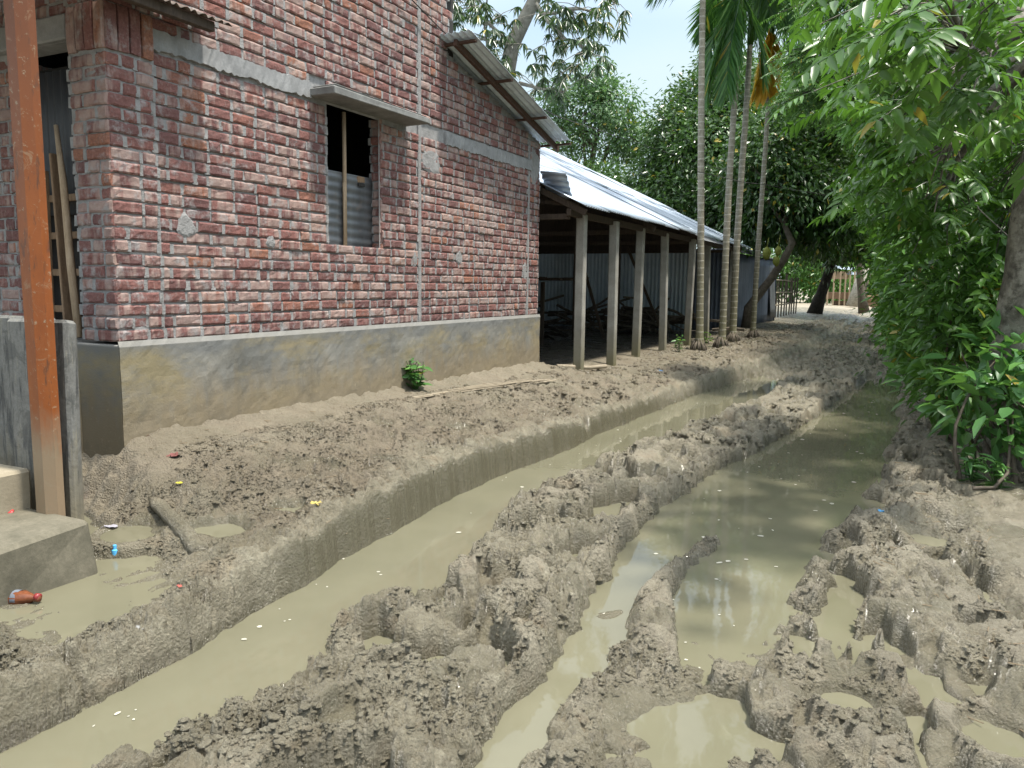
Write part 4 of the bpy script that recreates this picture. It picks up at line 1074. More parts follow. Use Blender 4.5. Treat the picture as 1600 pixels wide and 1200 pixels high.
def palm(label, foot, lean, ztop, r0, fronds, seed, dead=()):
    g = np.random.default_rng(seed); f0 = np.array(foot, float)
    root = empty('areca_palm', tuple(foot)); tag(root, label, 'palm tree', 'areca palms in front of the shed')
    zs = np.linspace(-.1, ztop-f0[2], 40); mb = MB(); t = zs/(ztop-f0[2])
    pts = np.stack([f0[0]+lean[0]*t+.02*np.sin(t*5+seed), f0[1]+lean[1]*t, f0[2]+zs], 1)
    rad = r0*(1-.28*t)*(1+.03*np.sin(np.arange(40)*2.2)); rad[:3] *= [1.5, 1.28, 1.08]
    mb.tube(pts, rad, 12, rough=.02)
    child(mb.build('trunk', M['palm'], smooth=True), root)
    mb = MB()     # root mass at the foot
    for k in range(22):
        a = 2*math.pi*k/22+g.normal()*.1
        p = f0+np.array([math.cos(a)*r0*.9, math.sin(a)*r0*.9, .16+.06*g.random()]); q_ = f0+np.array([math.cos(a)*r0*(1.9+.7*g.random()), math.sin(a)*r0*(1.9+.7*g.random()), -.04])
        mb.tube([p, (p+q_)/2+np.array([math.cos(a)*.02, math.sin(a)*.02, 0]), q_], [.016, .018, .012], 5)
    child(mb.build('roots', M['bark_mid'], smooth=True), root)
    top = pts[-1]; mb = MB(); mb.tube([top-np.array([0, 0, .05]), top+np.array([0, 0, .45]), top+np.array([0, 0, .9])], [r0*.9, r0*.85, r0*.5], 10)
    child(mb.build('crownshaft', M['leaf_bright'], smooth=True), root)
    top = top+np.array([0, 0, .75])
    for lst, mt, nm in ((fronds, M['frond'], 'frond'), (dead, M['frond_dead'], 'dead_frond')):
        for (az, el, ln, curl) in lst:
            L0 = []; b = top if nm == 'frond' else top-np.array([0, 0, .35])
            rp = frond(L0, b, az, el, ln, curl, 62, .52 if nm == 'frond' else .40, g)
            o = leaves(nm, mt, [x[0] for x in L0], [x[1] for x in L0], [x[2] for x in L0], np.array([x[3] for x in L0]), np.array([x[4] for x in L0]), [x[5] for x in L0], root, 'strip', .25)
            mb = MB(); mb.tube(rp[::3], np.linspace(.022, .006, len(rp[::3])), 5); sub(mb.build('midrib', M['frond'] if nm == 'frond' else M['frond_dead']), o)
            o.children[0].parent = o
FR = lambda *a: [(R(x), R(e), l, c) for (x, e, l, c) in a]
palm('slender grey palm nearest the brick house, first of the four', (-3.57, 15.0, .30), (-.20, 0, 0), 7.8, .070,
     FR((205, -45, 1.9, .7), (185, -15, 2.0, 1.4), (160, 50, 2.1, 2.4), (120, 30, 2.0, 2.4), (60, 45, 2.0, 2.3), (20, 55, 2.0, 2.2), (250, 50, 2.0, 2.6), (300, 60, 1.9, 2.2)), 1)
palm('mossy palm standing close in front of the pale third palm', (-3.38, 16.1, .30), (.07, 0, 0), 6.35, .072,
     FR((200, -62, 2.0, .5), (250, -70, 2.0, .4), (185, 48, 2.0, 1.9), (20, -60, 1.7, .5), (300, 50, 1.9, 2.2), (30, 45, 2.0, 2.2), (80, 50, 2.0, 2.2), (130, 40, 2.0, 2.2)), 2)
palm('pale palm standing just right of and behind the mossy one', (-3.53, 18.0, .30), (.06, 0, 0), 6.7, .078,
     FR((215, -65, 1.9, .4), (235, -15, 2.0, 1.6), (265, 25, 2.1, 2.5), (320, 40, 2.0, 2.4), (20, 45, 2.0, 2.3), (70, 50, 2.0, 2.2), (140, 45, 2.0, 2.3)), 3)
palm('thin palm with a hanging yellow dead frond, rightmost of the four', (-3.40, 19.9, .28), (.06, 0, 0), 7.25, .066,
     FR((330, -40, 2.0, .8), (10, -20, 2.2, 1.2), (350, -60, 1.9, .5), (290, 25, 2.1, 2.4), (40, 45, 2.0, 2.2), (110, 50, 2.0, 2.3), (250, 30, 2.0, 2.3), (190, 45, 2.0, 2.3)), 4,
     FR((196, -74, 1.75, .15), (230, -80, 1.8, .1), (180, -82, 1.65, .1), (270, -85, 1.7, .1)))

# ------------------------------------------------------------------ trees on the left skyline
c = at(792, 128, 18)
mt = empty('mango_tree', (c[0], 18, .4)); tag(mt, 'mango tree with a pale forked trunk and drooping leaf tufts behind the brick house', 'tree')
mb = MB()
tr = [np.array((c[0]+.1, 18, .3)), at(780, 260, 18), at(790, 125, 18), at(800, 70, 18), at(835, 0, 18), at(850, -60, 18), at(840, -140, 18)]
mb.tube(tr, [.24, .22, .20, .185, .15, .12, .08], 10, rough=.03)
br = [[tr[3], at(745, 20, 17.6), at(720, -60, 17.4)], [at(792, 100, 18), at(765, 95, 17.8), at(757, 40, 17.6), at(765, -40, 17.4)],
      [tr[4], at(850, 25, 17.8), at(900, 12, 17.5), at(935, 20, 17.3), at(960, 5, 17.2)], [at(850, 25, 17.8), at(880, 60, 17.5), at(905, 70, 17.3), at(925, 85, 17.2)],
      [tr[3], at(750, 60, 18), at(725, 75, 18.2)], [at(850, -40, 18), at(900, -30, 17.5), at(950, -40, 17.2)], [at(812, 130, 18), at(850, 140, 17.8), at(880, 145, 17.6)]]
tips = []
for b in br:
    b = np.array(b); t = np.linspace(0, 1, len(b)); tt = np.linspace(0, 1, 10)
    bb = np.stack([np.interp(tt, t, b[:, k]) for k in range(3)], 1)
    mb.tube(bb, np.linspace(.055, .014, 10), 6, cap=False); tips += list(bb[3:])
g = np.random.default_rng(5)
ros = []
for px, py, n in [(715, 20, 26), (725, 70, 22), (745, 110, 16), (760, 25, 18), (790, 55, 10), (880, 25, 16), (905, 55, 14), (945, 15, 18), (960, 55, 4), (880, 85, 14), (920, 85, 6), (860, 95, 10), (850, 5, 14), (720, -60, 40), (800, -80, 40), (900, -60, 40), (830, 135, 8), (870, 140, 6), (770, 75, 10), (925, 40, 8), (700, 130, 12), (890, 110, 8)]:
    for k in range(n):
        c = at(px+g.normal()*20, py+g.normal()*18, 17.6+g.normal()*.8); ros.append(c)
        s = tips[int(g.integers(len(tips)))] if g.random() < .3 else None
Pm, Dm, Um, Lm = [], [], [], []
for c in ros:
    k = int(g.integers(9, 15)); a0 = g.random()*6.28
    for j in range(k):
        a = a0+6.28*j/k+g.normal()*.25
        d = np.array([math.cos(a), math.sin(a), -.75+g.normal()*.4]); Pm.append(c); Dm.append(d); Um.append(np.array([0, 0, 1])+g.normal(size=3)*.3); Lm.append(.17+.12*g.random())
    near = min(tips, key=lambda t: np.linalg.norm(t-c))
    if np.linalg.norm(near-c) < 1.1: mb.tube([near, (near+c)/2+np.array((0, 0, .05)), c], [.012, .009, .006], 4, cap=False)
child(mb.build('trunk', M['bark_pale'], smooth=True), mt)
leaves('crown', M['leaf_mango'], Pm, Dm, Um, np.array(Lm), np.array(Lm)*.24, g.random(len(Pm)), mt, 'leaf', .25)

def B(px, py, Y, rx, ry, rz, wgt=1.0): return (at(px, py, Y), (rx, ry, rz), wgt)
tree('broadleaf_tree', 'pale green airy tree on the skyline between the tin roof and the sky', 'tree', (-14, 34, .3), at(930, 230, 34), .2,
     [B(930, 130, 34, .9, 1, .8), B(900, 170, 34, 1.4, 1.5, 1.0), B(960, 165, 34, 1.2, 1.4, 1.0), B(880, 215, 34, 1.6, 1.5, 1.0), B(940, 220, 34, 1.8, 1.5, 1.2), B(985, 215, 34, .9, 1, 1.0), B(870, 150, 33, .8, 1, .5, .5)],
     M['leaf_hazed'], M['bark_mid'], 11000, .21, .10, shell=.35, clump=.22, rs=31, limbs=10)
tree('broadleaf_tree', 'dark round-headed tree behind the shed roof, left of the palms', 'tree', (-8.2, 30, .3), at(1060, 300, 30), .25,
     [B(1120, 160, 30, 1.5, 2, 1.0), B(1075, 205, 29, 1.3, 2, 1.0), B(1120, 240, 28, 2.0, 2, 1.4), B(1050, 265, 29, 1.2, 1.5, .9), B(1080, 310, 28, 2, 2, 1.2), B(985, 310, 29, 1.6, 1.5, .6), B(1170, 180, 30, 1.5, 2, 1.5), B(1130, 330, 28, 2, 2, 1.0), B(930, 285, 31, 1.2, 1.5, .5, .6), B(1135, 105, 31, .9, 1, .5, .4)],
     M['leaf_dark'], M['bark_dark'], 52000, .20, .095, shell=.45, clump=.26, rs=41, limbs=12)
jack = tree('jackfruit_tree', 'dark jackfruit tree on a bent trunk behind the rightmost palm', 'tree', (-4.3, 24.0, .25), at(1235, 330, 24.5), .14,
     [B(1200, 250, 25, 1.3, 1.6, 1.3), B(1240, 300, 25, 1.4, 1.6, .9), B(1190, 340, 25.5, .9, 1.2, .6), B(1250, 200, 26, 1.3, 1.6, 1.0), B(1290, 340, 26, 1.1, 1.4, .7), B(1270, 270, 27, 1.4, 1.5, 1.0), B(1160, 300, 27, 1.0, 1.2, .8)],
     M['leaf_dark'], M['bark_mid'], 40000, .19, .10, shell=.4, clump=.22, rs=51, limbs=9,
     trunk_pts=[(-4.3, 24.0, .2), (-4.28, 24.0, .9), at(1205, 435, 24), at(1225, 405, 24), at(1238, 380, 24), at(1225, 350, 24.3), at(1230, 320, 24.5)])
for k, (px, py, s, lb) in enumerate([(1198, 396, 1.0, 'left'), (1216, 392, .75, 'mid'), (1213, 408, .8, 'low')]):
    c = at(px, py, 23.6); mb = MB(); t = np.linspace(0, 1, 9)
    mb.tube(np.stack([c[0]+0*t, c[1]+0*t, c[2]+.19*s-.38*s*t], 1), .12*s*np.sqrt(np.clip(1-(2*t-1)**2, .03, 1)), 10, rough=.04)
    mb.tube([c+np.array((0, 0, .19*s)), c+np.array((.02, .1, .45))], .012, 5)
    child(mb.build('jackfruit', mat_plain('jackfruit_skin_%d' % k, (.155, .17, .025), .7, .35, 40), smooth=True), jack)
tree('broadleaf_tree', 'bright green sunlit tree overhanging the far end of the lane', 'tree', (-2.2, 46, .25), at(1350, 330, 46), .22,
     [B(1300, 230, 36, 2.2, 2, 1.8), B(1360, 260, 35, 1.8, 2, 2.0), B(1260, 190, 38, 2.0, 2, 1.5), B(1330, 180, 36, 2.0, 2, 1.2), B(1390, 190, 36, 1.8, 2, 1.5), B(1340, 330, 38, 2.2, 2, 1.4), B(1240, 130, 38, 2, 2, 1.2, .7)],
     M['leaf_bright'], M['bark_mid'], 46000, .21, .10, shell=.4, clump=.30, rs=61, limbs=10)
tree('broadleaf_tree', 'tree with a black leaning trunk beside the far sunlit road', 'tree', (-4.35, 42, .25), at(1312, 370, 41), .28,
     [B(1300, 370, 40, 2.2, 2, 1.0), B(1350, 370, 40, 1.8, 2, .9), B(1260, 345, 39, 1.6, 2, 1.0), B(1300, 310, 39, 2.2, 2, 1.4), B(1380, 320, 40, 2.0, 2, 1.4), B(1345, 290, 41, 2, 2, 1.4)],
     M['leaf_dark'], M['bark_dark'], 42000, .22, .11, shell=.4, clump=.30, rs=71, limbs=9,
     trunk_pts=[at(1272, 492, 41), at(1283, 460, 41), at(1297, 420, 41), at(1306, 390, 41), at(1318, 350, 41)])

# feathery tree reaching in from the right
def pinnate(mat, name, parent, starts, dirs, ln, pairs, lf, wf, rs, tpl='leaf', droop=.2, sag=.5):
    g = np.random.default_rng(rs); P_, D_, U_, L_, Rn = [], [], [], [], []; rb = MB()
    for s, d0 in zip(starts, dirs):
        d = unit(np.array(d0, float)); l = ln*(.7+.5*g.random()); p = np.array(s, float); pts = [p]; tone = g.random()
        side = unit(np.cross(d, (0, 0, 1.0))+g.normal(size=3)*.25)
        for k in range(pairs):
            d = unit(d-np.array([0, 0, sag/pairs])); p = p+d*l/pairs; pts.append(p)
            up_ = np.cross(side, d); up_ = up_ if up_[2] > 0 else -up_
            if k == 0: continue
            f = 1-.35*abs(2*k/pairs-1)
            for sg in (-1, 1):
                P_.append(p); D_.append(side*sg*(.8+.2*g.random())+d*.55-np.array([0, 0, .15+.5*droop])+g.normal(size=3)*.15); U_.append(up_+g.normal(size=3)*.25); L_.append(lf*f*(.8+.4*g.random())); Rn.append(np.clip(.15+.5*tone+.35*g.random(), 0, 1))
        P_.append(p); D_.append(d); U_.append(np.cross(side, d)*np.sign(np.cross(side, d)[2]+1e-6)); L_.append(lf*.95); Rn.append(tone)
        rb.tube(pts[::max(1, pairs//3)], .0022+.0012*ln, 4, cap=False)
    o = leaves(name, mat, P_, D_, U_, np.array(L_), np.array(L_)*wf, Rn, parent, tpl, droop)
    return o, rb
g = np.random.default_rng(15)
ft = empty('feathery_tree', (2.6, 12.5, .3)); tag(ft, 'tree with fine feathery leaves reaching over the lane from the right', 'tree')
mb = MB()
mb.tube([(2.6, 12.5, .2), (2.5, 12.5, 2.5), at(1560, -40, 12.5), at(1540, -140, 12.5)], [.2, .17, .13, .08], 9, rough=.04)
limbs_ = [[at(1560, -40, 12.5), at(1480, 15, 12.3), at(1400, 45, 12), at(1335, 62, 11.8), at(1275, 80, 11.6)], [at(1560, -60, 12.5), at(1450, -30, 12.3), at(1340, -20, 12), at(1290, 0, 11.8)],
          [at(1480, 15, 12.3), at(1400, 100, 12.1), at(1330, 128, 11.9), at(1275, 150, 11.7)], [at(1540, 0, 12.6), at(1440, 120, 12.6), at(1380, 160, 12.4)]]
st, di = [], []
for b in limbs_:
    b = np.array(b); t = np.linspace(0, 1, len(b)); tt = np.linspace(0, 1, 14)
    bb = np.stack([np.interp(tt, t, b[:, k]) for k in range(3)], 1); mb.tube(bb, np.linspace(.05, .010, 14), 6, cap=False)
    for k in range(2, 14):
        for j in range(9):
            e = bb[k]+g.normal(size=3)*np.array((.35, .45, .16))+np.array((-.1, 0, -.05)); mb.tube([bb[k], (bb[k]+e)/2+np.array((0, 0, .04)), e], [.008, .006, .004], 4, cap=False)
            for q_ in range(5):
                st.append(bb[k]+(e-bb[k])*(.3+.7*g.random())); di.append(np.array((g.normal()*.8-.35, g.normal()*.8, g.normal()*.25-.15)))
o, rb = pinnate(M['leaf_feather'], 'crown', ft, st, di, .34, 12, .055, .34, 16, 'diam', .15, .5)
child(mb.build('trunk', M['bark_dark'], smooth=True), ft); child(rb.build('leaf_stalks', M['leaf_feather']), ft)  # rb holds the stalks of the feathery leaves

# big tree at the right edge: mottled trunk, hanging pinnate leaves
rt_ = empty('roadside_tree', (.78, 7.0, .2)); tag(rt_, 'big roadside tree with a mottled grey trunk and hanging bright leaves at the right', 'tree')
mb = MB()
tz = np.linspace(.05, 5.2, 24); tk = tz/5.2
tx = .80-.06*np.sin(tz*1.3)+.015*np.sin(tz*5)
rad = np.interp(tz, [.05, .6, 1.3, 1.7, 2.6, 5.2], [.23, .19, .175, .155, .15, .11])*(1+.03*np.sin(tz*9))
mb.tube(np.stack([tx, 7.0+.04*np.sin(tz*2), tz], 1), rad, 18, rough=.025)
g = np.random.default_rng(25)
blobs = [(at(1470, 30, 4.2), (.26, .5, .14), 26), (at(1400, 20, 5.0), (.22, .5, .12), 18), (at(1490, 140, 5.0), (.20, .4, .14), 20), (at(1420, 190, 6.6), (.26, .5, .22), 34),
         (at(1455, 250, 6.6), (.24, .5, .26), 36), (at(1400, 290, 8.0), (.26, .5, .26), 36), (at(1470, 340, 8.0), (.32, .5, .30), 46), (at(1430, 110, 7.5), (.40, .6, .30), 44), (at(1520, 60, 7.6), (.5, .6, .4), 50), (at(1390, 60, 8.5), (.35, .7, .3), 30), (at(1560, 130, 8.2), (.5, .7, .5), 50), (at(1600, 300, 8.4), (.5, .7, .6), 50), (at(1540, 400, 8.6), (.4, .6, .4), 40), (at(1650, 100, 5.5), (.3, .6, .4), 40), (at(1450, -90, 5.5), (.6, .8, .2), 40)]
st, di = [], []
for c, r_, n in blobs:
    c = np.array(c); r_ = np.array(r_)
    s = np.array((tx[16], 7.0, 3.4)); s = s if c[2] < 3.6 else np.array((tx[20], 7, 4.3))
    lp, lr = limb(s, c+np.array((0, 0, .15)), .05, .012, .08); mb.tube(lp, lr, 6, cap=False)
    for k in range(n):
        p = c+g.normal(size=3)*r_*.62; st.append(p); a = g.random()*6.28
        di.append(np.array((math.cos(a)*.9-.45, math.sin(a)*.9-.25, g.normal()*.25+.05)))
        if k % 2 == 0: mb.tube([lp[3], (lp[4]+p)/2, p], [.008, .006, .004], 4, cap=False)
o, rb = pinnate(M['leaf_near'], 'crown', rt_, st, di, .36, 7, .135, .40, 26, 'leaf', .15, .6)
child(mb.build('trunk', M['bark'], smooth=True), rt_); child(rb.build('leaf_stalks', M['leaf_near']), rt_)  # rb holds the leaf stalks, separate pieces in one mesh

# ------------------------------------------------------------------ hedge of shrubs along the right bank
def shrub(label, base, blobs, n, L, W, mat, rs, tpl='leaf', stems=14, **kw):
    root = empty('roadside_shrub', tuple(base)); tag(root, label, 'shrub', 'shrubs along the right bank')
    mb = MB()
    for k in range(stems):
        b = blobs[k % len(blobs)]; s = np.array(base)+np.array((rng.normal()*.2, rng.normal()*.3, -.1))
        lp, lr = limb(s, np.array(b[0])+rng.normal(size=3)*np.array(b[1])*.4, .016, .005, .12); mb.tube(lp, lr, 5, cap=False)
    child(mb.build('stems', M['bark_mid'], smooth=True), root)
    crown_leaves('leaves', mat, root, blobs, n, L, W, rs=rs, tpl=tpl, **kw)
    return root
shrub('low shrub with broad leaves in front of the mottled trunk', (.66, 6.75, .25), [((.62, 6.6, .70), (.26, .35, .24), 1), ((.52, 6.9, .98), (.24, .35, .24), 1), ((.80, 6.7, .98), (.26, .35, .20), 1), ((.45, 7.1, .62), (.20, .4, .20), .8), ((.88, 6.4, .60), (.3, .35, .25), .8)],
      560, .17, .085, M['leaf_big'], 81, per=9, clump=.07, hang=.05, up=1.2, shell=.5)
shrub('leafy shrub behind the broad-leaved one, beside the rut', (.55, 7.9, .25), [((.45, 7.9, .9), (.35, .6, .5), 1), ((.40, 8.2, 1.5), (.40, .6, .4), 1), ((.75, 8.0, 1.2), (.5, .7, .6), 1.4), ((.35, 8.8, .6), (.30, .5, .35), .7)],
      2600, .13, .058, M['leaf_hedge'], 82, per=10, clump=.09, hang=.25, up=1.0)
shrub('tall shrub on the bank in the dark behind the mottled trunk', (1.3, 8.6, .3), [((1.2, 8.4, 1.2), (.6, .8, .8), 1), ((1.1, 8.8, 2.1), (.7, .9, .6), 1), ((1.8, 8.4, 1.6), (.7, .9, 1.2), 1), ((.9, 9.2, 2.8), (.7, .9, .5), .8)],
      5200, .13, .055, M['leaf_hedge'], 83, tpl='diam', per=12, clump=.12)
shrub('mid-height shrub leaning out over the right rut edge', (.55, 10.6, .25), [((.25, 10.5, .9), (.40, .7, .5), 1), ((.15, 10.6, 1.6), (.45, .8, .45), 1.2), ((.05, 11.0, 2.2), (.45, .8, .4), 1), ((.6, 10.8, 1.6), (.6, .8, .9), 1.2)],
      6500, .12, .052, M['leaf_hedge'], 84, tpl='leaf', per=10, clump=.10, hang=.3)
shrub('bushy shrub beyond the leaning one along the lane', (.6, 13.6, .25), [((.2, 13.4, .9), (.5, .9, .6), 1), ((.1, 13.6, 1.9), (.6, 1.0, .6), 1.2), ((-.1, 14.2, 2.8), (.6, 1.0, .5), 1), ((.7, 13.8, 1.9), (.7, 1, 1.1), 1)],
      7000, .13, .06, M['leaf_hedge'], 85, tpl='diam', per=12, clump=.14)
shrub('large leafy shrub half way along the right bank', (.6, 17.5, .25), [((.15, 17.3, 1.0), (.6, 1.2, .7), 1), ((0, 17.8, 2.2), (.7, 1.3, .8), 1.2), ((-.3, 18.4, 3.3), (.8, 1.3, .6), 1), ((.8, 17.8, 2.4), (.8, 1.3, 1.4), 1)],
      8000, .15, .07, M['leaf_bright'], 86, tpl='diam', per=12, clump=.16)
shrub('shrub mass near the far end of the right bank', (.6, 23, .25), [((.15, 22.6, 1.1), (.6, 1.8, .8), 1), ((0, 23.5, 2.4), (.8, 2.0, .9), 1.2), ((-.4, 24.5, 3.7), (1.0, 2.0, .8), 1), ((1.0, 23.5, 2.6), (.9, 2, 1.6), 1)],
      8000, .18, .085, M['leaf_hedge'], 87, tpl='diam', per=12, clump=.2)
shrub('farthest shrub of the right bank beside the sunlit road', (.3, 31, .25), [((.0, 31, 1.2), (.8, 3, 1.0), 1), ((-.1, 33, 3.0), (1.1, 3, 1.2), 1.2), ((1.2, 32, 3.0), (1.0, 3, 2), 1), ((-.4, 40, 2.6), (1.1, 4, 2.2), 1)],
      9000, .22, .10, M['leaf_dark'], 88, tpl='diam', per=12, clump=.26)
tree('broadleaf_tree', 'tall shady tree filling the upper right behind the hanging leaves', 'tree', (3.0, 16, .3), (2.2, 16, 4.2), .22,
     [((.6, 14.5, 4.2), (1.2, 1.6, .8), 1), ((-.2, 16, 4.6), (1.2, 1.6, .8), 1), ((1.6, 14, 4.0), (1.2, 1.6, 1.2), 1.2), ((.4, 18, 5.4), (1.6, 2, .9), 1), ((2.4, 15, 5.2), (1.6, 2, 1.3), 1.2), ((1.0, 11.5, 3.6), (.8, 1.2, .8), 1), ((-.8, 20, 5.8), (1.4, 2, .9), 1), ((1.6, 10.0, 2.6), (.7, 1.2, .9), 1), ((-1.4, 23, 7.2), (2.2, 3.0, .8), 1.3), ((-1.6, 29, 7.6), (2.4, 4, .9), 1.3), ((.6, 24, 6.6), (1.6, 3, 1.2), 1), ((.3, 15, 3.5), (.8, 1.2, .6), .8)],
     M['leaf_hedge'], M['bark_mid'], 60000, .14, .065, shell=.4, clump=.20, rs=91, limbs=10)
tree('broadleaf_tree', 'high crown arching over the lane behind the feathery leaves', 'tree', (3.4, 27, .3), (2.6, 27, 5.5), .26,
     [((1.0, 18, 6.6), (1.6, 3, .8), 1), ((.8, 24, 7.2), (2.0, 3, .9), 1), ((.4, 30, 7.8), (2.0, 4, 1.0), 1), ((-.2, 38, 8.2), (2.4, 5, 1.0), 1.2), ((2.4, 22, 7), (1.6, 4, 1.4), 1)],
     M['leaf_bright'], M['bark_mid'], 24000, .22, .11, shell=.3, clump=.3, rs=93, limbs=8)
# greenery closing the far end of the road
for k, (px, py, Y, rx, rz, lb) in enumerate([(1372, 440, 78, 3.4, 3.2, 'pale bushes at the bend where the road turns out of sight'), (1405, 400, 84, 5.0, 6.0, 'tall dark thicket closing the view at the end of the road'), (1335, 390, 92, 5.5, 6.0, 'leafy clump rising behind the roadside stall'), (1300, 360, 96, 5, 7, 'dim greenery behind the black leaning tree'), (1400, 300, 90, 6, 5, 'high crown above the end of the lane'), (1240, 400, 70, 5, 5, 'dark trees behind the tin hut')]):
    c = at(px, py, Y)
    tree('thicket', lb, 'thicket', (c[0], Y, .2), c, .2, [(c, (rx, 2.5, rz*.6), 1), (c+np.array((rx*.5, 0, -rz*.35)), (rx*.6, 2, rz*.45), .7), (c+np.array((-rx*.5, 0, -rz*.35)), (rx*.6, 2, rz*.45), .7)],
         M['leaf_hedge'] if k % 2 else M['leaf_bright'], M['bark_mid'], 11000, .36, .18, shell=.3, clump=.5, rs=100+k, limbs=4)

# ------------------------------------------------------------------ far stall, stumps, logs
stl = empty('roadside_stall', (-5.2, 62, .2)); tag(stl, 'small pale roadside stall with thin posts and a low tin roof', 'stall')
sheet('roof', M['tin'], stl, at(1288, 417, 61), (1, 0, -.12), (0, 1, .1), 1.9, 2.2, .03, .2)
sheet('roof', M['tin'], stl, at(1322, 428, 61), (1, 0, -.12), (0, 1, .1), 1.1, 2.2, .03, .2)
for px in (1292, 1301, 1311, 1319, 1326, 1333):
    mb = MB(); mb.bar(at(px, 480, 61), at(px+3, 424, 61), .10, .10, up=(0, 1, 0)); child(mb.build('post', M['wood_pale']), stl)
mb = MB(); mb.box(at(1312, 430, 61.4), (1.2, .1, .55)); child(mb.build('board', M['wood_pale']), stl)
mb = MB(); mb.box(at(1310, 462, 61.6), (2.2, .8, .5), bev=.03); child(mb.build('counter', M['wood']), stl)
for k, (a, b, r_, lb) in enumerate([((1331, 478), (1351, 416), .34, 'pale leaning tree stump in front of the roadside stall'), ((1340, 472), (1357, 420), .30, 'darker leaning stump behind the pale one by the stall')]):
    mb = MB(); p = at(*a, 58+k*2); q_ = at(*b, 58+k*2); lp = np.array([p, p*.6+q_*.4, q_]); mb.tube(lp, [r_*1.1, r_, r_*.95], 10, rough=.06)
    tag(mb.build('tree_stump', M['bark_pale'] if k == 0 else M['bark_mid'], smooth=True), lb, 'stump')
wp = MB()
for k in range(26):
    c = at(1362+rng.normal()*9, 468, 63); c[2] = .3+abs(rng.normal())*.45; d = np.array((1.2, .3, 0))*rng.normal()
    wp.tube([c-d, c+d], .10, 6)
tag(wp.build('log_pile', M['wood'], smooth=True), 'pile of cut branches lying beside the far stumps', 'log pile')

# ------------------------------------------------------------------ small things on the ground
def leafy_plant(name, label, base, h, n, L, seed, mat, cat='plant', W=.5, up=.9):
    g = np.random.default_rng(seed); root = empty(name, tuple(base)); tag(root, label, cat); b = np.array(base, float)
    mb = MB(); P_, D_, U_ = [], [], []
    for k in range(max(2, n//8)):
        e = b+np.array((g.normal()*h*.22, g.normal()*h*.2, h*(.7+.35*g.random()))); lp, lr = limb(b-np.array((0, 0, .03)), e, .006, .003, .1); mb.tube(lp, lr, 5, cap=False)
        for j in range(8):
            a = j*2.4+g.random(); i = min(5, 1+j//2+int(g.random()*1.5)); P_.append(lp[i]); D_.append(np.array((math.cos(a), math.sin(a), .25+g.normal()*.2))); U_.append(np.array((0, 0, up))+g.normal(size=3)*.3)
    child(mb.build('stem', M['leaf_hedge'], smooth=True), root)
    leaves('leaves', mat, P_, D_, U_, L*(.6+.7*g.random(len(P_))), L*W*(.6+.7*g.random(len(P_))), .3+.6*g.random(len(P_)), root, 'leaf', .2)
leafy_plant('weed', 'small green weed growing at the foot of the plinth', (-4.22, 6.32, gz(-4.22, 6.32)), .27, 72, .115, 3, M['leaf_big'], W=.62)
leafy_plant('weed', 'low pale weed at the foot of the nearest palm', (-3.75, 14.3, .32), .28, 34, .10, 4, M['leaf_big'])
leafy_plant('weed', 'small bright weed between the shed posts and the second palm', (-3.85, 16.8, .33), .25, 16, .12, 6, M['leaf_bright'])
leafy_plant('weed', 'narrow-leaved weed on the mud under the broad-leaved shrub', (.47, 6.45, gz(.47, 6.45)), .22, 48, .12, 5, M['leaf_big'], W=.22)
leafy_plant('weed', 'second narrow-leaved weed nearer the photo edge', (.62, 6.3, gz(.62, 6.3)), .26, 40, .12, 8, M['leaf_big'], W=.25)
# weathered bamboo strips lying by the wall
mb = MB()
for k in range(5):
    a = np.array((-4.03+.03*k, 5.7+.25*k, 0)); b = np.array((-3.62-.03*k+.02*rng.normal(), 8.3-.2*k*rng.random(), 0)); t = np.linspace(0, 1, 14)[:, None]
    pts = a+(b-a)*t; pts[:, 2] = [gz(x, y)*.5+np.interp(y, [5.5, 8.5], [.425, .41])*.5+.018+.008*k for x, y in pts[:, :2]]
    pts[:, 2] = np.convolve(np.pad(pts[:, 2], 2, 'edge'), np.ones(5)/5, 'valid')
    for i in range(13): mb.bar(pts[i], pts[i+1]+(pts[i+1]-pts[i])*.02, .034-.004*k, .008, bev=.002)
tag(mb.build('bamboo_strip', M['bamboo']), 'long split bamboo strips lying on the mud beside the brick wall', 'bamboo')
def ground_log(label, pts, r_, mat, name='log'):
    pts = np.array([(x, y, gz(x, y)*.3+.7*z) for x, y, z in pts]); t = np.linspace(0, 1, len(pts)); tt = np.linspace(0, 1, 14)
    pp = np.stack([np.interp(tt, t, pts[:, k]) for k in range(3)], 1); mb = MB(); mb.tube(pp, np.array(r_)*np.linspace(.85, 1, 14), 10, rough=.08)
    return tag(mb.build(name, mat, smooth=True), label, 'log')
ground_log('mud-coated log half sunk in the mud near the cement slab', [(-3.72, 2.95, .26), (-3.35, 2.80, .215), (-3.04, 2.66, .165)], .045, M['mud'])
ground_log('pale dead branch lying in front of the shed posts', [(-4.2, 9.7, .42), (-3.9, 10.1, .40), (-3.8, 10.5, .39)], .03, M['bamboo'], 'branch')
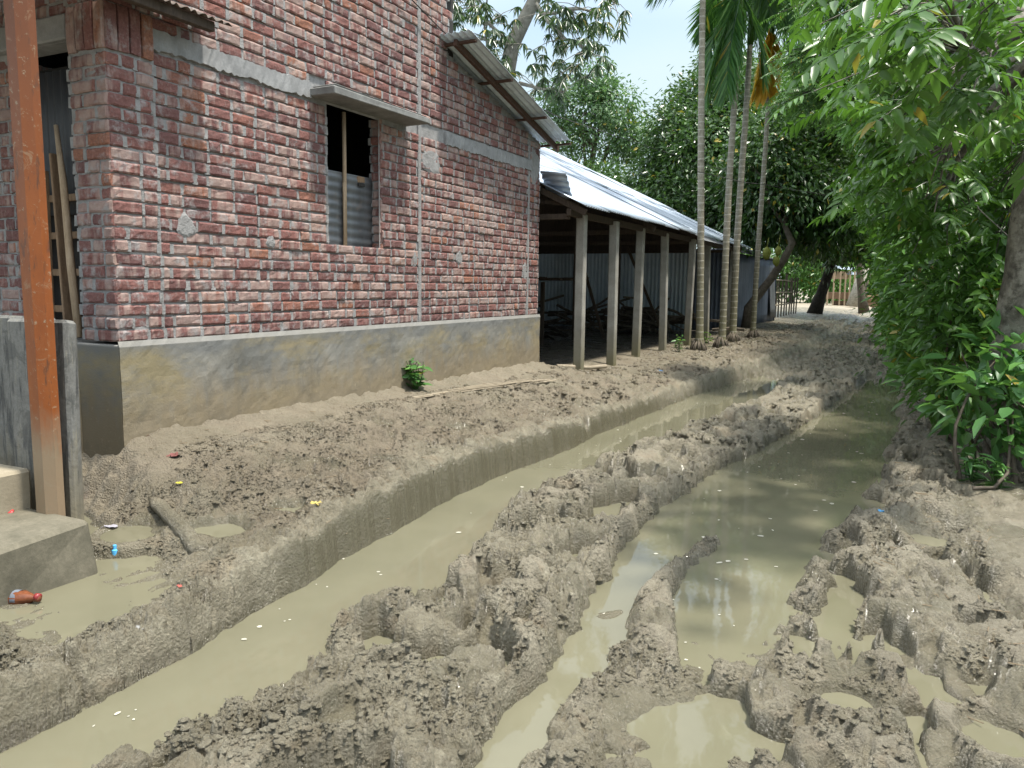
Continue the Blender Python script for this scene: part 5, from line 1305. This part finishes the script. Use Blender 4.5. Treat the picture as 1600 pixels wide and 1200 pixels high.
# round clod ball, plastic litter
def litter(name, label, cat, x, y, mat, size=.05, seed=0, dz=.003, z=None, flat=.45):
    """crumpled scrap: small folded sheet"""
    g = np.random.default_rng(seed); n = 6; zz = (gz(x, y) if z is None else z)+dz
    A, B_ = np.meshgrid(np.linspace(-1, 1, n), np.linspace(-1, 1, n), indexing='ij')
    Vz = flat*np.abs(fbm(A.ravel()*1.3+seed, B_.ravel()*1.3, 300+seed, 2))
    ang = g.random()*3.14; X_ = (A*math.cos(ang)-B_*.6*math.sin(ang)).ravel(); Y_ = (A*math.sin(ang)+B_*.6*math.cos(ang)).ravel()
    V_ = np.stack([x+size*X_*(1+.12*g.normal(size=n*n)), y+size*Y_*(1+.12*g.normal(size=n*n)), zz+size*Vz], 1)
    V_ = np.concatenate([V_, V_-np.array((0, 0, .0015))]); i = np.arange(n*n).reshape(n, n)
    F = np.stack([i[:-1, :-1], i[1:, :-1], i[1:, 1:], i[:-1, 1:]], -1).reshape(-1, 4)
    return tag(np_mesh(name, V_, np.concatenate([F, F[:, ::-1]+n*n]), mat, smooth=True), label, cat)
def P0(px, py, z):
    d = cf+cr*((px-800)/FPX)-cu*((py-600)/FPX); return CAM+d*((z-CAM_H)/d[2])
pl = lambda n, c, r_=.35: mat_plain(n, c, r_, .25, 60)
LIT = [('wrapper', 'small pink wrapper by the corner of the plinth', (126, 714), .42, (.55, .16, .17), .045), ('wrapper', 'faded pink paper scrap on the mud right of the plinth corner', (228, 706), .40, (.48, .30, .25), .055),
       ('wrapper', 'yellow scrap on the mud near the sunken log', (281, 778), .28, (.60, .55, .06), .018), ('wrapper', 'blue wrapper on the mud right of the wide rut', (1373, 818), .08, (.08, .32, .60), .03), ('wrapper', 'blue scrap on the ground before the shed posts', (1031, 576), .32, (.10, .25, .50), .05),
       ('wrapper', 'dark red crumpled wrapper half buried near the plinth corner', (275, 730), .36, (.16, .06, .055), .045), ('wrapper', 'grey plastic scrap at the edge of the left rut', (215, 1035), .03, (.20, .20, .19), .035), ('wrapper', 'tiny red scrap on the mud between the ruts', (597, 1113), .10, (.40, .08, .07), .012), ('wrapper', 'tiny red scrap on the mud left of the narrow rut', (282, 953), .12, (.40, .10, .08), .014), ('wrapper', 'crumpled dark blue plastic scrap in the near right mud', (1128, 1122), .05, (.045, .05, .085), .035),
       ('wrapper', 'pale plastic scrap by the blue bottle cap', (172, 826), .16, (.33, .32, .36), .035), ('leaf', 'fresh green leaf lying on the path below the shrub', (1508, 736), .13, (.05, .24, .03), .05), ('leaf', 'dry yellow leaf curled on the mud above the bank', (497, 788), .28, (.40, .32, .10), .04), ('leaf', 'brown dead leaf at the rut edge', (470, 972), .05, (.055, .04, .028), .04), ('leaf', 'curled brown leaf floating in the left rut', (190, 1130), .01, (.20, .16, .10), .05), ('leaf', 'reddish dead leaf on the mud above the bank', (603, 722), .30, (.24, .09, .05), .03)]
for k, (nm, lb, (px, py), z, c, s) in enumerate(LIT):
    p = P0(px, py, z); litter(nm, lb, nm, p[0], p[1], pl('scrap_%d' % k, c), s, k+1)
p = P0(16, 802, .36); mb = MB()
mb.tube([p+np.array((0, 0, .0)), p+np.array((.004, -.006, .012)), p+np.array((.006, -.008, .016))], [.019, .019, .012], 14)
tag(mb.build('red_cap', pl('red_plastic', (.38, .03, .03))), 'red bottle cap on the cement slab', 'bottle cap')
p = P0(180, 868, .115); mb = MB()
mb.tube([p, p+np.array((0, 0, .03)), p+np.array((0, 0, .034)), p+np.array((0, 0, .055))], [.016, .016, .009, .009], 12)
tag(mb.build('bottle_neck', pl('blue_plastic', (.10, .42, .75))), 'bright blue bottle top sticking out of the left puddle', 'bottle top')
# plastic bottle lying at the left edge
bt = empty('plastic_bottle', tuple(P0(30, 925, .13))); tag(bt, 'orange-brown plastic bottle lying in the puddle at the left edge', 'bottle')
a = P0(-25, 925, .135); b = P0(62, 933, .135); dd = unit(b-a); t_pts = [0, .05, .12, .30, .50, .68, .78, .86, .90, .93, 1.0]; rr_ = [.018, .030, .033, .029, .033, .033, .028, .018, .013, .014, .013]
LB = np.linalg.norm(b-a)
mb = MB(); mb.tube([a+dd*LB*x+np.array((0, 0, -.012+.006*math.sin(9*x))) for x in t_pts], rr_, 16, rough=.10); child(mb.build('body', pl('orange_pet', (.150, .050, .022), .25), smooth=True), bt)
mb = MB(); mb.tube([a+dd*LB*.31-np.array((0, 0, .012)), a+dd*LB*.50-np.array((0, 0, .012))], .0335, 16, cap=False); child(mb.build('label', pl('wrapper_label', (.150, .125, .135), .5), smooth=True), bt)
mb = MB(); mb.tube([a+dd*LB*.56-np.array((0, 0, .012)), a+dd*LB*.66-np.array((0, 0, .012))], .0345, 16, cap=False); child(mb.build('label', pl('wrapper_label_two', (.140, .155, .185), .5), smooth=True), bt)
mb = MB(); mb.tube([a+dd*LB*.93, a+dd*LB*1.0], .0155, 14); child(mb.build('cap', pl('dark_red_plastic', (.22, .03, .03)), smooth=True), bt)
# half buried round clod in the near mud
# flecks floating on the water
fl = MB(); g = np.random.default_rng(77)
for k in range(110):
    if g.random() < .45:
        y = 1.4+9*g.random()**1.4; x0, x1 = cv(y, LXL)+.05, cv(y, LXR)-.03
    else:
        y = 2.8+9*g.random()**1.3; x0, x1 = cv(y, RXL)+.05, cv(y, RXR)-.05
    x = x0+(x1-x0)*g.random(); s = (.004+.012*g.random()**2.5)*(1+.06*y); m_ = 7; a0 = g.random()*6; el = .4+.6*g.random()
    r8 = s*(.7+.5*g.random(m_)); th = np.linspace(0, 6.28, m_, endpoint=False)
    fl.add([(x+r8[i]*math.cos(th[i])*math.cos(a0)-el*r8[i]*math.sin(th[i])*math.sin(a0), y+r8[i]*math.cos(th[i])*math.sin(a0)+el*r8[i]*math.sin(th[i])*math.cos(a0), .003) for i in range(m_)], [tuple(range(m_))])
tag(fl.build('floating_flecks', mat_plain('pale_fleck', (.42, .40, .33), .6)), 'pale flecks floating on the rut water', 'flecks', kind='stuff')
# leaf and straw crumbs on the berm
cr8 = MB()
for k in range(520):
    if k < 300: x, y = -4.2+1.9*g.random(), 3.2+10*g.random()**1.3
    else: x, y = -.1+.6*g.random(), 3+9*g.random()
    p = np.array((x, y, gz(x, y)+.006)); d = g.normal(size=3)*np.array((1, 1, .15))*.02
    cr8.tube([p-d, p+d], .0022, 4)
tag(cr8.build('straw_bits', mat_plain('straw', (.17, .13, .08), .8)), 'scattered straw and twig bits on the mud', 'straw', kind='stuff')

# ------------------------------------------------------------------ wires
def wire(label, pts, r_=.006, n=24):
    pts = np.array(pts, float); t = np.linspace(0, 1, len(pts)); tt = np.linspace(0, 1, n)
    pp = np.stack([np.interp(tt, t, pts[:, k]) for k in range(3)], 1); mb = MB(); mb.tube(pp, r_, 5)
    return tag(mb.build('wire', M['dark'], smooth=True), label, 'wire')
d1 = at(545, 0, 5.45); wire('black wire running down the brick wall and on past the tin roof edge', [(-4.30, 5.2, 4.35), (-4.30, 5.6, 4.28), (-4.29, 7.05, 3.93), at(800, 145, 8.6), at(870, 182, 10.0), at(1000, 225, 16), at(1150, 272, 24)], .006)
wire('thin wire strung across the palm trunks', [at(1090, 268, 14.7), at(1162, 285, 15.8), at(1192, 288, 19.5), at(1290, 305, 22)], .007)
